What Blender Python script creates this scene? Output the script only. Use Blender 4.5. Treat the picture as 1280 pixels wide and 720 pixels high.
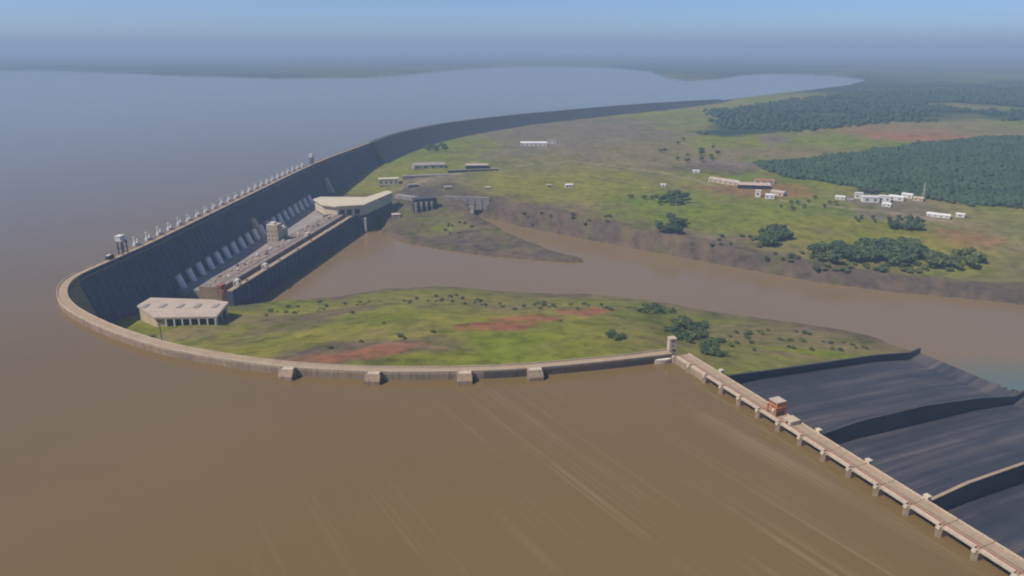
import bpy, math, random
import numpy as np
from mathutils import Vector, Matrix

random.seed(7); rng = np.random.default_rng(7)
scene = bpy.context.scene
for o in list(bpy.data.objects): bpy.data.objects.remove(o)

# ------------------------------------------------------------------ camera, sky, sun, exposure
FPX, HORIZON, CAM_H = 900.0, 60.0, 309.0            # focal length and horizon row in pixels of a 1280x720 frame; camera height
PITCH = math.atan((360 - HORIZON) / FPX)
cam_data = bpy.data.cameras.new('camera'); cam = bpy.data.objects.new('camera', cam_data)
scene.collection.objects.link(cam); scene.camera = cam
cam.location = (0, 0, CAM_H); cam.rotation_euler = (math.pi / 2 - PITCH, 0, 0)
cam_data.sensor_width = 36; cam_data.lens = 36 * FPX / 1280
cam_data.clip_start = 1; cam_data.clip_end = 300000

SUN_EL = math.radians(52)
SUN_XY = Vector((-0.93, -0.36)).normalized()         # horizontal direction towards the sun
world = bpy.data.worlds.new('World'); scene.world = world; world.use_nodes = True
nt = world.node_tree; nt.nodes.clear()
sky = nt.nodes.new('ShaderNodeTexSky'); sky.sky_type = 'NISHITA'; sky.sun_disc = False
sky.sun_elevation = SUN_EL; sky.sun_rotation = math.atan2(SUN_XY.x, SUN_XY.y)
sky.altitude = 300; sky.air_density = 0.5; sky.dust_density = 1.1; sky.ozone_density = 6.0
bg = nt.nodes.new('ShaderNodeBackground'); bg.inputs[1].default_value = 0.125
wo = nt.nodes.new('ShaderNodeOutputWorld')
nt.links.new(sky.outputs[0], bg.inputs[0]); nt.links.new(bg.outputs[0], wo.inputs[0])

sl = bpy.data.lights.new('sun', 'SUN'); sl.energy = 4.2; sl.angle = math.radians(0.6); sl.color = (1.0, 0.92, 0.80)
so = bpy.data.objects.new('sun', sl); scene.collection.objects.link(so)
sd = Vector((SUN_XY.x * math.cos(SUN_EL), SUN_XY.y * math.cos(SUN_EL), math.sin(SUN_EL)))
so.rotation_euler = sd.to_track_quat('Z', 'Y').to_euler(); so.location = sd * 3000

vs = scene.view_settings
vs.view_transform = 'Standard'; vs.look = 'None'; vs.gamma = 1; vs.use_curve_mapping = False
vs.exposure = 0.13
scene.cycles.filter_width = 2.0
scene.cycles.volume_bounces = 0; scene.cycles.max_bounces = 6; scene.cycles.diffuse_bounces = 2
HAZE_DENSITY = 1.0e-4
HAZE_COLOR = (0.54, 0.74, 1.0)

ZR, ZD = -8.0, -122.0                                # reservoir level, tailwater level (crest = 0)

# ------------------------------------------------------------------ helpers
def U(x, y, z):
    """point of height z seen at photo pixel (x, y)"""
    dx, dy = x - 640, 360 - y
    d = (dx, FPX * math.cos(PITCH) + dy * math.sin(PITCH), -FPX * math.sin(PITCH) + dy * math.cos(PITCH))
    t = (z - CAM_H) / d[2]
    return np.array([d[0] * t, d[1] * t])
def V3(p, z): return (float(p[0]), float(p[1]), float(z))
def lin(h):
    c = [int(h[i:i + 2], 16) / 255 for i in (0, 2, 4)]
    return tuple(v / 12.92 if v <= 0.04045 else ((v + 0.055) / 1.055) ** 2.4 for v in c)

def tag(o, label=None, cat=None, group=None, kind=None):
    if label: o['label'] = label
    if cat: o['category'] = cat
    if group: o['group'] = group
    if kind: o['kind'] = kind
    return o
def link(o, parent=None):
    scene.collection.objects.link(o)
    if parent is not None: o.parent = parent
    return o
def empty(name, loc=(0, 0, 0), rz=0.0):
    o = bpy.data.objects.new(name, None); o.location = loc; o.rotation_euler = (0, 0, rz)
    o.empty_display_size = 5
    return link(o)
class MB:
    def __init__(s): s.v = []; s.f = []
    def add(s, vs_, fs):
        b = len(s.v); s.v += [tuple(map(float, v)) for v in vs_]; s.f += [tuple(b + i for i in f) for f in fs]; return s
    def box(s, c, d, rz=0, taper=1.0):
        x, y, z = d[0] / 2, d[1] / 2, d[2] / 2; co, si = math.cos(rz), math.sin(rz); vv = []
        for k in (-1, 1):
            t = taper if k > 0 else 1
            for i, j in ((-1, -1), (1, -1), (1, 1), (-1, 1)):
                a, b = i * x * t, j * y * t
                vv.append((c[0] + a * co - b * si, c[1] + a * si + b * co, c[2] + k * z))
        return s.add(vv, [(3, 2, 1, 0), (4, 5, 6, 7), (0, 1, 5, 4), (1, 2, 6, 5), (2, 3, 7, 6), (3, 0, 4, 7)])
    def prism(s, poly, z0, z1):
        n = len(poly)
        area = sum(poly[i][0] * poly[(i + 1) % n][1] - poly[(i + 1) % n][0] * poly[i][1] for i in range(n))
        if area < 0: poly = poly[::-1]
        vv = [(p[0], p[1], z0) for p in poly] + [(p[0], p[1], z1) for p in poly]
        fs = [tuple(range(n - 1, -1, -1)), tuple(range(n, 2 * n))] + [(i, (i + 1) % n, n + (i + 1) % n, n + i) for i in range(n)]
        return s.add(vv, fs)
    def loft(s, rings, cap=True):
        """rings: list of equal-length closed loops of 3-D points"""
        n = len(rings[0]); vv = [p for r in rings for p in r]; fs = []
        for k in range(len(rings) - 1):
            for i in range(n):
                j = (i + 1) % n
                fs.append((k * n + i, k * n + j, (k + 1) * n + j, (k + 1) * n + i))
        if cap:
            fs.append(tuple(range(n - 1, -1, -1))); fs.append(tuple((len(rings) - 1) * n + i for i in range(n)))
        return s.add(vv, fs)
    def tube(s, a, b, r0, r1=None, n=8):
        a, b = Vector(a), Vector(b); r1 = r0 if r1 is None else r1
        q = (b - a).to_track_quat('Z', 'Y'); rings = []
        for c, r in ((a, r0), (b, r1)):
            rings.append([tuple(c + q @ Vector((r * math.cos(2 * math.pi * i / n), r * math.sin(2 * math.pi * i / n), 0))) for i in range(n)])
        return s.loft(rings)
    def mesh(s, name, m):
        me = bpy.data.meshes.new(name); me.from_pydata(s.v, [], s.f); me.materials.append(m)
        import bmesh
        bm = bmesh.new(); bm.from_mesh(me); bmesh.ops.recalc_face_normals(bm, faces=bm.faces); bm.to_mesh(me); bm.free()
        return me
    def build(s, name, m, parent=None):
        return link(bpy.data.objects.new(name, s.mesh(name, m)), parent)

# ------------------------------------------------------------------ materials
MAT = {}
def nodes(name):
    m = bpy.data.materials.new(name); m.use_nodes = True; t = m.node_tree
    return m, t, t.nodes['Principled BSDF']
def N(t, kind, **kw):
    n = t.nodes.new(kind)
    for k, v in kw.items(): setattr(n, k, v)
    return n
def noise(t, scale, detail=4, rough=0.6, vec=None):
    n = N(t, 'ShaderNodeTexNoise'); n.inputs['Scale'].default_value = scale
    n.inputs['Detail'].default_value = detail; n.inputs['Roughness'].default_value = rough
    if vec is not None: t.links.new(vec, n.inputs['Vector'])
    return n.outputs['Fac']
def ramp(t, fac, stops):
    r = N(t, 'ShaderNodeValToRGB'); e = r.color_ramp.elements
    while len(e) < len(stops): e.new(0.5)
    for el, (p, c) in zip(e, stops): el.position = p; el.color = (*c, 1) if len(c) == 3 else c
    t.links.new(fac, r.inputs['Fac']); return r.outputs['Color']
def mix(t, a, b, fac, mode='MIX'):
    m = N(t, 'ShaderNodeMix', data_type='RGBA', blend_type=mode)
    for sock, v in ((m.inputs['Factor'], fac), (m.inputs['A'], a), (m.inputs['B'], b)):
        if hasattr(v, 'is_linked') or hasattr(v, 'links'): t.links.new(v, sock)
        elif isinstance(v, (int, float)): sock.default_value = v
        else: sock.default_value = (*v, 1)
    return m.outputs['Result']
def world_vec(t, scale=(1, 1, 1)):
    g = N(t, 'ShaderNodeNewGeometry'); m = N(t, 'ShaderNodeMapping'); m.inputs['Scale'].default_value = scale
    t.links.new(g.outputs['Position'], m.inputs['Vector']); return m.outputs['Vector']
def rough_surface(name, col, dark=0.7, scale=0.05, rough=0.85, streak=0.0, spread=1.12):
    """mottled mineral or painted surface with weather stains"""
    m, t, b = nodes(name); c = Vector(col)
    w = world_vec(t)
    base = ramp(t, noise(t, scale, 6, 0.65, w), [(0.25, tuple(c * dark)), (0.5, tuple(c)), (0.75, tuple(c * spread))])
    fine = ramp(t, noise(t, scale * 9, 4, 0.7, w), [(0.3, (0.82, 0.82, 0.82)), (0.7, (1.08, 1.08, 1.08))])
    out = mix(t, base, fine, 1.0, 'MULTIPLY')
    if streak:
        st = ramp(t, noise(t, 0.35, 3, 0.6, world_vec(t, (1, 1, 0.05))), [(0.42, (1, 1, 1)), (0.7, (1 - streak,) * 3)])
        out = mix(t, out, st, 1.0, 'MULTIPLY')
    t.links.new(out, b.inputs['Base Color']); b.inputs['Roughness'].default_value = rough
    b.inputs['Specular IOR Level'].default_value = 0.3
    MAT[name] = m; return m
rough_surface('concrete_crest', (0.37, 0.275, 0.185), 0.8, 0.06)
rough_surface('concrete_pale', (0.54, 0.435, 0.325), 0.8, 0.06, streak=0.15)
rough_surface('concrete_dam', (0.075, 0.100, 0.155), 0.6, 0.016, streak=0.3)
rough_surface('concrete_wing', (0.33, 0.24, 0.16), 0.7, 0.04, streak=0.35)
rough_surface('rockfill', (0.060, 0.062, 0.070), 0.6, 0.12, 0.95)
rough_surface('riprap', (0.13, 0.105, 0.085), 0.55, 0.3, 0.95)
rough_surface('roof_tan', (0.46, 0.375, 0.31), 0.82, 0.05)
rough_surface('roof_grey', (0.30, 0.265, 0.245), 0.75, 0.05)
rough_surface('hall_roof', (0.25, 0.195, 0.165), 0.62, 0.09, spread=1.35)
rough_surface('roof_red', (0.33, 0.15, 0.10), 0.75, 0.08)
rough_surface('gallery_red', (0.10, 0.055, 0.05), 0.7, 0.1)
rough_surface('white_paint', (0.72, 0.70, 0.66), 0.85, 0.2, 0.6, streak=0.1)
rough_surface('cream_paint', (0.62, 0.54, 0.40), 0.85, 0.1, 0.7, streak=0.15)
rough_surface('penstock_paint', (0.84, 0.84, 0.84), 0.9, 0.1, 0.5)
rough_surface('orange_paint', (0.50, 0.19, 0.09), 0.8, 0.3, 0.5, streak=0.1)
rough_surface('red_steel', (0.38, 0.12, 0.08), 0.8, 0.3, 0.55)
rough_surface('dark_steel', (0.045, 0.045, 0.05), 0.8, 0.3, 0.6)
rough_surface('dark_opening', (0.02, 0.02, 0.022), 0.8, 0.3, 0.7)
rough_surface('asphalt', (0.10, 0.095, 0.09), 0.8, 0.1)
rough_surface('bark', (0.09, 0.065, 0.045), 0.7, 0.8, 0.95)
rough_surface('pale_ground', (0.45, 0.42, 0.36), 0.8, 0.1)

def foliage(name, c, sc=.35):
    m, t, b = nodes(name)
    info = N(t, 'ShaderNodeObjectInfo'); w = world_vec(t)
    a = ramp(t, noise(t, sc, 5, 0.7, w), [(0.3, tuple(Vector(c) * 0.6)), (0.7, tuple(Vector(c) * 1.35))])
    v = ramp(t, info.outputs['Random'], [(0, (0.62, 0.70, 0.8)), (1, (1.45, 1.25, 0.95))])
    t.links.new(mix(t, a, v, 1.0, 'MULTIPLY'), b.inputs['Base Color'])
    b.inputs['Roughness'].default_value = 0.75; b.inputs['Specular IOR Level'].default_value = 0.2
    MAT[name] = m
foliage('leaves_dark', (0.070, 0.110, 0.052))
foliage('leaves_mid', (0.095, 0.125, 0.048))
foliage('leaves_forest', (0.032, 0.066, 0.040), .012)

STREAK = 57
def water(name, deep, tint, rough, bump, streaks=False):
    m, t, b = nodes(name); w = world_vec(t)
    col = ramp(t, noise(t, 0.0022, 5, 0.55, w), [(0.3, deep), (0.7, tint)])
    if streaks:                                        # broken pale lines in the water colour, all slanting one way
        rot = N(t, 'ShaderNodeMapping'); rot.inputs['Rotation'].default_value = (0, 0, math.radians(STREAK))
        g = N(t, 'ShaderNodeNewGeometry'); t.links.new(g.outputs['Position'], rot.inputs['Vector'])
        sc = N(t, 'ShaderNodeMapping'); sc.inputs['Scale'].default_value = (0.0011, 0.10, 1)
        t.links.new(rot.outputs['Vector'], sc.inputs['Vector'])
        s1 = ramp(t, noise(t, 1.0, 4, 0.65, sc.outputs['Vector']), [(0.52, (0, 0, 0)), (0.74, (1, 1, 1))])
        brk = ramp(t, noise(t, 0.006, 3, 0.6, w), [(0.40, (0, 0, 0)), (0.60, (1, 1, 1))])
        sph = N(t, 'ShaderNodeMapping', vector_type='TEXTURE'); sph.inputs['Location'].default_value = (130, 400, ZR); sph.inputs['Scale'].default_value = (330, 330, 330)
        t.links.new(g.outputs['Position'], sph.inputs['Vector']); gr = N(t, 'ShaderNodeTexGradient', gradient_type='SPHERICAL'); t.links.new(sph.outputs['Vector'], gr.inputs['Vector'])
        f = mix(t, mix(t, s1, brk, 1.0, 'MULTIPLY'), ramp(t, gr.outputs['Fac'], [(0, (0, 0, 0)), (.35, (1, 1, 1))]), 1.0, 'MULTIPLY')
        col = mix(t, col, (0.34, 0.27, 0.16), mix(t, (0, 0, 0), f, 0.5))
    else:                                              # aerated green water where the chutes throw out
        g = N(t, 'ShaderNodeNewGeometry')
        sph = N(t, 'ShaderNodeMapping', vector_type='TEXTURE'); sph.inputs['Location'].default_value = (690, 760, ZD); sph.inputs['Scale'].default_value = (240, 240, 240)
        t.links.new(g.outputs['Position'], sph.inputs['Vector']); gr = N(t, 'ShaderNodeTexGradient', gradient_type='SPHERICAL'); t.links.new(sph.outputs['Vector'], gr.inputs['Vector'])
        col = mix(t, col, (0.085, 0.145, 0.14), ramp(t, gr.outputs['Fac'], [(0.05, (0, 0, 0)), (.5, (.8, .8, .8))]))
    t.links.new(col, b.inputs['Base Color'])
    b.inputs['Roughness'].default_value = rough; b.inputs['IOR'].default_value = 1.33
    b.inputs['Specular IOR Level'].default_value = 0.5
    bp = N(t, 'ShaderNodeBump'); bp.inputs['Strength'].default_value = bump; bp.inputs['Distance'].default_value = 0.6
    h = N(t, 'ShaderNodeMath', operation='ADD')
    t.links.new(noise(t, 0.12, 3, 0.6, w), h.inputs[0]); t.links.new(noise(t, 0.02, 3, 0.5, w), h.inputs[1])
    t.links.new(h.outputs[0], bp.inputs['Height']); t.links.new(bp.outputs['Normal'], b.inputs['Normal'])
    MAT[name] = m
water('reservoir', (0.150, 0.098, 0.036), (0.168, 0.115, 0.048), 0.12, 0.18, True)
water('river', (0.185, 0.125, 0.060), (0.205, 0.142, 0.072), 0.18, 0.12)

m, t, b = nodes('terrain')                             # zone colours come with the mesh, grain from noise
att = N(t, 'ShaderNodeAttribute'); att.attribute_name = 'zone'; w = world_vec(t)
g1 = ramp(t, noise(t, 0.045, 6, 0.7, w), [(0.3, (0.52, 0.55, 0.58)), (0.5, (1, 1, 1)), (0.72, (1.38, 1.30, 1.15))])
g2 = ramp(t, noise(t, 0.010, 5, 0.6, w), [(0.35, (0.84, 0.86, 0.84)), (0.65, (1.12, 1.08, 1.06))])
t.links.new(mix(t, mix(t, att.outputs['Color'], g1, 1.0, 'MULTIPLY'), g2, 1.0, 'MULTIPLY'), b.inputs['Base Color'])
b.inputs['Roughness'].default_value = 0.95; b.inputs['Specular IOR Level'].default_value = 0.1
bp = N(t, 'ShaderNodeBump'); bp.inputs['Strength'].default_value = 0.7; bp.inputs['Distance'].default_value = 2.0
t.links.new(noise(t, 0.08, 5, 0.7, w), bp.inputs['Height']); t.links.new(bp.outputs['Normal'], b.inputs['Normal'])
MAT['terrain'] = m

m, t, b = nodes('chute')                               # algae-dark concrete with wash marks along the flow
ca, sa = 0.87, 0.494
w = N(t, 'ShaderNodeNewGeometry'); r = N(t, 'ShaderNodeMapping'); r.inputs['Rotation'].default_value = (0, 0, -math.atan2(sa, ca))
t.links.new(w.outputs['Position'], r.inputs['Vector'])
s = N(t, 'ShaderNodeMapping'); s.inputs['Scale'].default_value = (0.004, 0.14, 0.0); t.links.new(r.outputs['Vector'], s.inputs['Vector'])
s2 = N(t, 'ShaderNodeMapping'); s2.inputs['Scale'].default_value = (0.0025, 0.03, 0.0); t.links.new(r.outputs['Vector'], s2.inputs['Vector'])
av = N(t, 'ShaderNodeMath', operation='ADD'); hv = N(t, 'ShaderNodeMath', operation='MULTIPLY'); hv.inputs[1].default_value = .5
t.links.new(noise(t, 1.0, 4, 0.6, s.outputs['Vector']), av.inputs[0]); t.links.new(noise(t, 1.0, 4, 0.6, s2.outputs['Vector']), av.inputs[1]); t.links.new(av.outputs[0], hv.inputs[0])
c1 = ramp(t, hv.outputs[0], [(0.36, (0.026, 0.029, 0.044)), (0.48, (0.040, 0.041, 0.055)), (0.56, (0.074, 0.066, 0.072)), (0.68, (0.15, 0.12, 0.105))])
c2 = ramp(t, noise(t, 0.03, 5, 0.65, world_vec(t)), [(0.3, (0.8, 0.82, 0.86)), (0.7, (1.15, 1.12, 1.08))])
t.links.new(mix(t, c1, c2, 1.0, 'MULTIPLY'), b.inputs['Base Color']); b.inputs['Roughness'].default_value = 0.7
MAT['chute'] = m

# ------------------------------------------------------------------ numpy geometry: noise, polygons, dam axis
def hash2(i, j, seed):
    h = (i * 374761393 + j * 668265263 + seed * 974634777) & 0x7fffffff
    h = ((h ^ (h >> 13)) * 1274126177) & 0x7fffffff
    return ((h ^ (h >> 16)) & 0xffff) / 65535.0
def vnoise(x, y, seed=0, octaves=4):
    out = np.zeros_like(x, dtype=float); amp = 0.5
    for k in range(octaves):
        i, j = np.floor(x).astype(np.int64), np.floor(y).astype(np.int64); fx, fy = x - i, y - j
        fx, fy = fx * fx * (3 - 2 * fx), fy * fy * (3 - 2 * fy)
        a, b_, c, d = hash2(i, j, seed + k), hash2(i + 1, j, seed + k), hash2(i, j + 1, seed + k), hash2(i + 1, j + 1, seed + k)
        out += amp * ((a * (1 - fx) + b_ * fx) * (1 - fy) + (c * (1 - fx) + d * fx) * fy - 0.5)
        x, y, amp = x * 2.03 + 17.1, y * 2.03 - 9.7, amp * 0.5
    return out                                         # about -0.5 .. 0.5
def sdist(x, y, poly):
    """signed distance to a polygon, negative inside"""
    P = np.asarray(poly, float); best = np.full(x.shape, 1e18); ins = np.zeros(x.shape, bool)
    for k in range(len(P)):
        a, c = P[k], P[(k + 1) % len(P)]; e = c - a
        tt = np.clip(((x - a[0]) * e[0] + (y - a[1]) * e[1]) / max(e @ e, 1e-9), 0, 1)
        best = np.minimum(best, (x - a[0] - tt * e[0]) ** 2 + (y - a[1] - tt * e[1]) ** 2)
        cr = (a[1] > y) != (c[1] > y)
        if e[1] != 0: ins ^= cr & (x < a[0] + (y - a[1]) * e[0] / e[1])
    return np.where(ins, -1, 1) * np.sqrt(best)
def resample(pts, step):
    """Catmull-Rom through pts, then points every `step` metres"""
    P = [np.array(p, float) for p in pts]; P = [2 * P[0] - P[1]] + P + [2 * P[-1] - P[-2]]; out = []
    for i in range(1, len(P) - 2):
        for k in range(24):
            u = k / 24
            out.append(0.5 * (2 * P[i] + (P[i + 1] - P[i - 1]) * u + (2 * P[i - 1] - 5 * P[i] + 4 * P[i + 1] - P[i + 2]) * u * u
                              + (3 * P[i] - P[i - 1] - 3 * P[i + 1] + P[i + 2]) * u ** 3))
    out.append(P[-2]); out = np.array(out); s_ = np.r_[0, np.cumsum(np.linalg.norm(np.diff(out, axis=0), axis=1))]
    q = np.arange(0, s_[-1], step)
    return np.stack([np.interp(q, s_, out[:, 0]), np.interp(q, s_, out[:, 1])], 1)

CREST_PX = [(838, 441), (760, 450), (665, 458.5), (580, 462.5), (470, 463), (360, 457), (270, 445), (200, 431), (140, 411.5), (100, 393),
            (82, 380), (76, 368), (79, 356), (92, 345), (120, 332), (150, 319), (190, 301), (250, 272), (310, 243), (395, 203),
            (462, 178)]
axis = resample([U(x, y, 0) for x, y in CREST_PX], 2.0)
for _ in range(30): axis[1:-1] = 0.25 * axis[:-2] + 0.5 * axis[1:-1] + 0.25 * axis[2:]
FAR_PX = [(462, 178), (500, 165.5), (560, 153.5), (640, 144), (700, 138.5), (780, 131.5), (850, 127), (905, 124)]
faxis = resample([U(x, y, 0) for x, y in FAR_PX], 10.0)
for _ in range(60): faxis[1:-1] = 0.25 * faxis[:-2] + 0.5 * faxis[1:-1] + 0.25 * faxis[2:]
axlen = 2.0 * (len(axis) - 1)
def at_axis(s):
    q = min(max(s / 2.0, 0), len(axis) - 1.001); i = int(q); p = axis[i] * (1 - q + i) + axis[i + 1] * (q - i)
    a, c = axis[max(i - 4, 0)], axis[min(i + 5, len(axis) - 1)]; d = (c - a) / np.linalg.norm(c - a)
    return p, d, np.array([d[1], -d[0]])               # point, direction, downstream normal (right of the walking direction)
def s_of(px, py):
    p = U(px, py, 0); return 2.0 * int(np.argmin(((axis - p) ** 2).sum(1)))

# spillway frame: a along the gates, n square to them (downstream), d along the chutes
SP_O = np.array([172.0, 700.0]); SP_A = np.array([0.3873, -0.9220]); SP_N = np.array([0.9220, 0.3873]); SP_D = np.array([0.87, 0.494]); SP_D /= np.linalg.norm(SP_D)
BAY = 25.8; U0 = 2 * BAY
def sp(u, v): return SP_O + SP_A * u + SP_N * v
SP_END = sp(U0 + 14 * BAY, 0)

RES = [tuple(p) for p in faxis[::-1][::16]] + [tuple(p) for p in axis[::-1][::12]] + [tuple(sp(0, 8)), tuple(sp(U0 + 14 * BAY, 8)), (352, 285), (520, 60), (900, -600), (900, -2500), (-14000, -2500), (-30000, 6500)]
RES += [tuple(U(x, y, ZR)) for x, y in [(-140, 86), (60, 87), (140, 90), (200, 93), (330, 96.5), (450, 96), (520, 91), (560, 87.5), (600, 84), (680, 82), (760, 84), (815, 89), (835, 96), (860, 99), (900, 97.5), (925, 93), (960, 91), (1000, 91.5), (1045, 93.5), (1072, 97), (1085, 101), (1060, 107), (1000, 115), (950, 120), (925, 122.5)]]
RIVER_PX = [(300, 395), (345, 379), (420, 373), (480, 363), (560, 360), (650, 368), (740, 371), (815, 380), (870, 393), (940, 402), (1000, 413), (1060, 428), (1110, 448), (1150, 470),
            (1215, 505), (1300, 540), (1420, 480), (1360, 392), (1300, 383), (1200, 373), (1120, 366), (1040, 356), (960, 342), (880, 327), (800, 312), (740, 301), (690, 291), (640, 281),
            (600, 271), (586, 269), (598, 279), (635, 296), (690, 316), (734, 327), (715, 329), (650, 324), (600, 319), (550, 312), (505, 304), (478, 293), (474, 284), (440, 262), (380, 258)]
RIV = [tuple(U(x, y, ZD)) for x, y in RIVER_PX]

# ground heights: control points (photo pixel, height) -> thin-plate surface in (bearing, log distance)
CTRL = [(230, 408, -69), (270, 410, -69), (150, 402, -80), (120, 380, -86), (200, 425, -66), (260, 436, -50), (300, 420, -70), (330, 443, -34), (400, 450, -22), (400, 420, -46), (500, 453, -16), (500, 410, -36), (600, 453, -13),
        (600, 410, -28), (700, 448, -12), (700, 420, -20), (770, 440, -11), (770, 415, -22), (320, 388, -86), (400, 382, -90), (480, 374, -84), (560, 372, -78), (650, 381, -66), (730, 383, -60), (800, 388, -54),
        (400, 377, -110), (480, 368, -104), (560, 364, -98), (650, 372, -96), (740, 376, -92), (815, 384, -92), (850, 410, -62), (850, 430, -30), (900, 430, -50), (900, 405, -95), (960, 450, -30), (960, 420, -72), (1050, 435, -62), (1090, 441, -58), (1050, 446, -44), (1140, 437, -80),
        (505, 292, -113), (560, 292, -112), (620, 306, -115), (690, 321, -117), (540, 276, -106), (500, 268, -98), (560, 262, -88), (600, 249, -74), (650, 256, -75), (700, 267, -77), (784, 290, -84), (850, 302, -88), (900, 314, -92), (1000, 330, -95), (1100, 338, -98), (1200, 345, -98),
        (1300, 350, -95), (500, 238, -80), (500, 222, -66), (560, 225, -62), (640, 225, -62), (700, 230, -62), (850, 232, -58), (850, 265, -72), (1000, 240, -52), (1150, 250, -48), (1200, 290, -72), (1000, 290, -74), (1100, 300, -80),
        (470, 226, -80), (485, 207, -70), (520, 190, -66), (560, 179, -62), (640, 163, -52), (700, 153, -46), (780, 141, -46), (850, 131, -34), (560, 200, -58), (700, 180, -46), (850, 180, -40), (1000, 172, -30), (1200, 182, -26),
        (1000, 205, -44), (1200, 225, -40), (1300, 260, -45), (1000, 140, -8), (1200, 140, -2), (930, 121, -6), (1000, 118, 2), (1100, 108, 4), (1200, 108, 12), (1350, 110, 10), (1350, 200, -20)]
def warp(x, y): return np.arctan2(x, y) * 4.0, np.log(np.hypot(x, y)) * 3.0
cp = np.array([[*U(x, y, z), z] for x, y, z in CTRL])
cu, cv = warp(cp[:, 0], cp[:, 1])
def kern(d2): return np.where(d2 > 1e-12, 0.5 * d2 * np.log(np.maximum(d2, 1e-12)), 0)
n_ = len(cp)
A_ = np.zeros((n_ + 3, n_ + 3)); A_[:n_, :n_] = kern((cu[:, None] - cu) ** 2 + (cv[:, None] - cv) ** 2) + np.eye(n_) * 0.01
A_[:n_, n_] = A_[n_, :n_] = 1; A_[:n_, n_ + 1] = A_[n_ + 1, :n_] = cu; A_[:n_, n_ + 2] = A_[n_ + 2, :n_] = cv
W_ = np.linalg.solve(A_, np.r_[cp[:, 2], 0, 0, 0])
# chute trough: ground is lowered under the spillway chutes
CH_T = [0, 60, 160, 260, 330, 352]; CH_TOP = [-4, -5.5, -16, -33, -49, -48]; CH_FLOOR = [-17, -21, -33, -45, -57.5, -53]; CH_TOP0 = [-5, -13, -25.5, -37.5, -49.5, -48]
CHUTE = [tuple(sp(U0, 2)), tuple(sp(U0, 14)), tuple(sp(U0, 14) + SP_D * 356), tuple(sp(U0 + 16 * BAY, 14) + SP_D * 356), tuple(sp(U0 + 16 * BAY, 2))]
def smooth(e0, e1, x): q = np.clip((x - e0) / (e1 - e0), 0, 1); return q * q * (3 - 2 * q)
def ground(x, y):
    x, y = np.atleast_1d(np.asarray(x, float)), np.atleast_1d(np.asarray(y, float))
    u, v = warp(x, np.maximum(y, 1)); h = W_[n_] + W_[n_ + 1] * u + W_[n_ + 2] * v
    for k in range(n_): h += W_[k] * kern((u - cu[k]) ** 2 + (v - cv[k]) ** 2)
    r = np.hypot(x, y)
    h = np.clip(h, -118, 25)
    far = smooth(5500, 8500, r)
    h = h * (1 - far) + far * (6 + 60 * np.maximum(vnoise(x / 3000, y / 3000, 5, 4) + 0.08, -0.1) + np.clip((r - 9000) / 1000, 0, 30) * 1.6)
    h += vnoise(x / 90, y / 90, 3, 5) * 5.5 * (1 - far)
    sdr = sdist(x, y, RIV); wv = np.where(y > 1350, 24, 34) + 30 * vnoise(x / 120, y / 120, 11, 3)
    tr = np.clip((sdr + 6 * vnoise(x / 25, y / 25, 15, 3)) / wv, -1, 1)
    bank = np.where(tr < 0, -126 + tr * 8, -126 + 9 * smooth(0, 0.15, tr))
    h = np.where(tr <= 0, bank, bank + (np.maximum(h, -117) + 117) * smooth(0.08, 1, tr) ** 0.8)
    sres = sdist(x, y, RES)
    h = np.where(sres < 0, np.minimum(h, -16), np.where(r > 5050, np.maximum(h, ZR - 2 + np.clip(sres / 60, 0, 1) * 6), h))
    h = np.where((sres >= 0) & (r < 5000), np.minimum(h, -4.5 - 0 * h + np.clip(sres - 40, 0, 400) * 0.05), h)
    sc_ = sdist(x, y, CHUTE)
    tt = (x - SP_O[0] - 14 * SP_N[0]) * SP_D[0] + (y - SP_O[1] - 14 * SP_N[1]) * SP_D[1]
    fl = np.interp(tt, CH_T, CH_FLOOR) - 8
    h = np.where(sc_ < 4, np.minimum(h, fl), h)
    la = (x - sp(U0, 14)[0]) * SP_D[1] - (y - sp(U0, 14)[1]) * SP_D[0]   # distance to the right of the left chute wall
    tl = (x - sp(U0, 14)[0]) * SP_D[0] + (y - sp(U0, 14)[1]) * SP_D[1]
    h = np.where((tl > 350) & (tl < 700) & (la > -12 - (tl - 350) * .1) & (la < 400), -131, h)
    return h
# ------------------------------------------------------------------ terrain sheet
NA, rows = 860, np.r_[np.arange(690, 130, -1.3), np.arange(130, 66, -0.8), np.arange(66, 62.2, -0.4)]
ang = np.linspace(math.radians(-60), math.radians(60), NA)
rr = np.r_[230.0, FPX * (CAM_H + 40) / np.maximum(rows - HORIZON, 1) * 1.0, 185000.0]
R_, T_ = np.meshgrid(rr, ang, indexing='ij'); X, Y = R_ * np.sin(T_), R_ * np.cos(T_)
Z = ground(X.ravel(), Y.ravel()).reshape(X.shape)
def lookup(x, y):
    """height of the terrain sheet"""
    x, y = np.asarray(x, float), np.asarray(y, float); r = np.hypot(x, y)
    fa = np.clip((np.arctan2(x, y) - ang[0]) / (ang[1] - ang[0]), 0, NA - 1.001); ia = fa.astype(int); fa = fa - ia
    ir = np.clip(np.searchsorted(rr, r) - 1, 0, len(rr) - 2); fr = np.clip((r - rr[ir]) / (rr[ir + 1] - rr[ir]), 0, 1)
    return (Z[ir, ia] * (1 - fa) + Z[ir, ia + 1] * fa) * (1 - fr) + (Z[ir + 1, ia] * (1 - fa) + Z[ir + 1, ia + 1] * fa) * fr
def G(px, py):
    """point of the ground seen at a photo pixel"""
    zs = np.linspace(30, -121, 400); d = np.array([U(px, py, z) for z in (zs[0], zs[-1])])
    P = d[0] + (d[1] - d[0]) * ((zs[0] - zs) / (zs[0] - zs[-1]))[:, None]
    below = np.nonzero(lookup(P[:, 0], P[:, 1]) >= zs)[0]
    k = below[0] if len(below) else 399
    return (float(P[k, 0]), float(P[k, 1]), float(lookup(P[k, 0], P[k, 1])))
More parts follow.
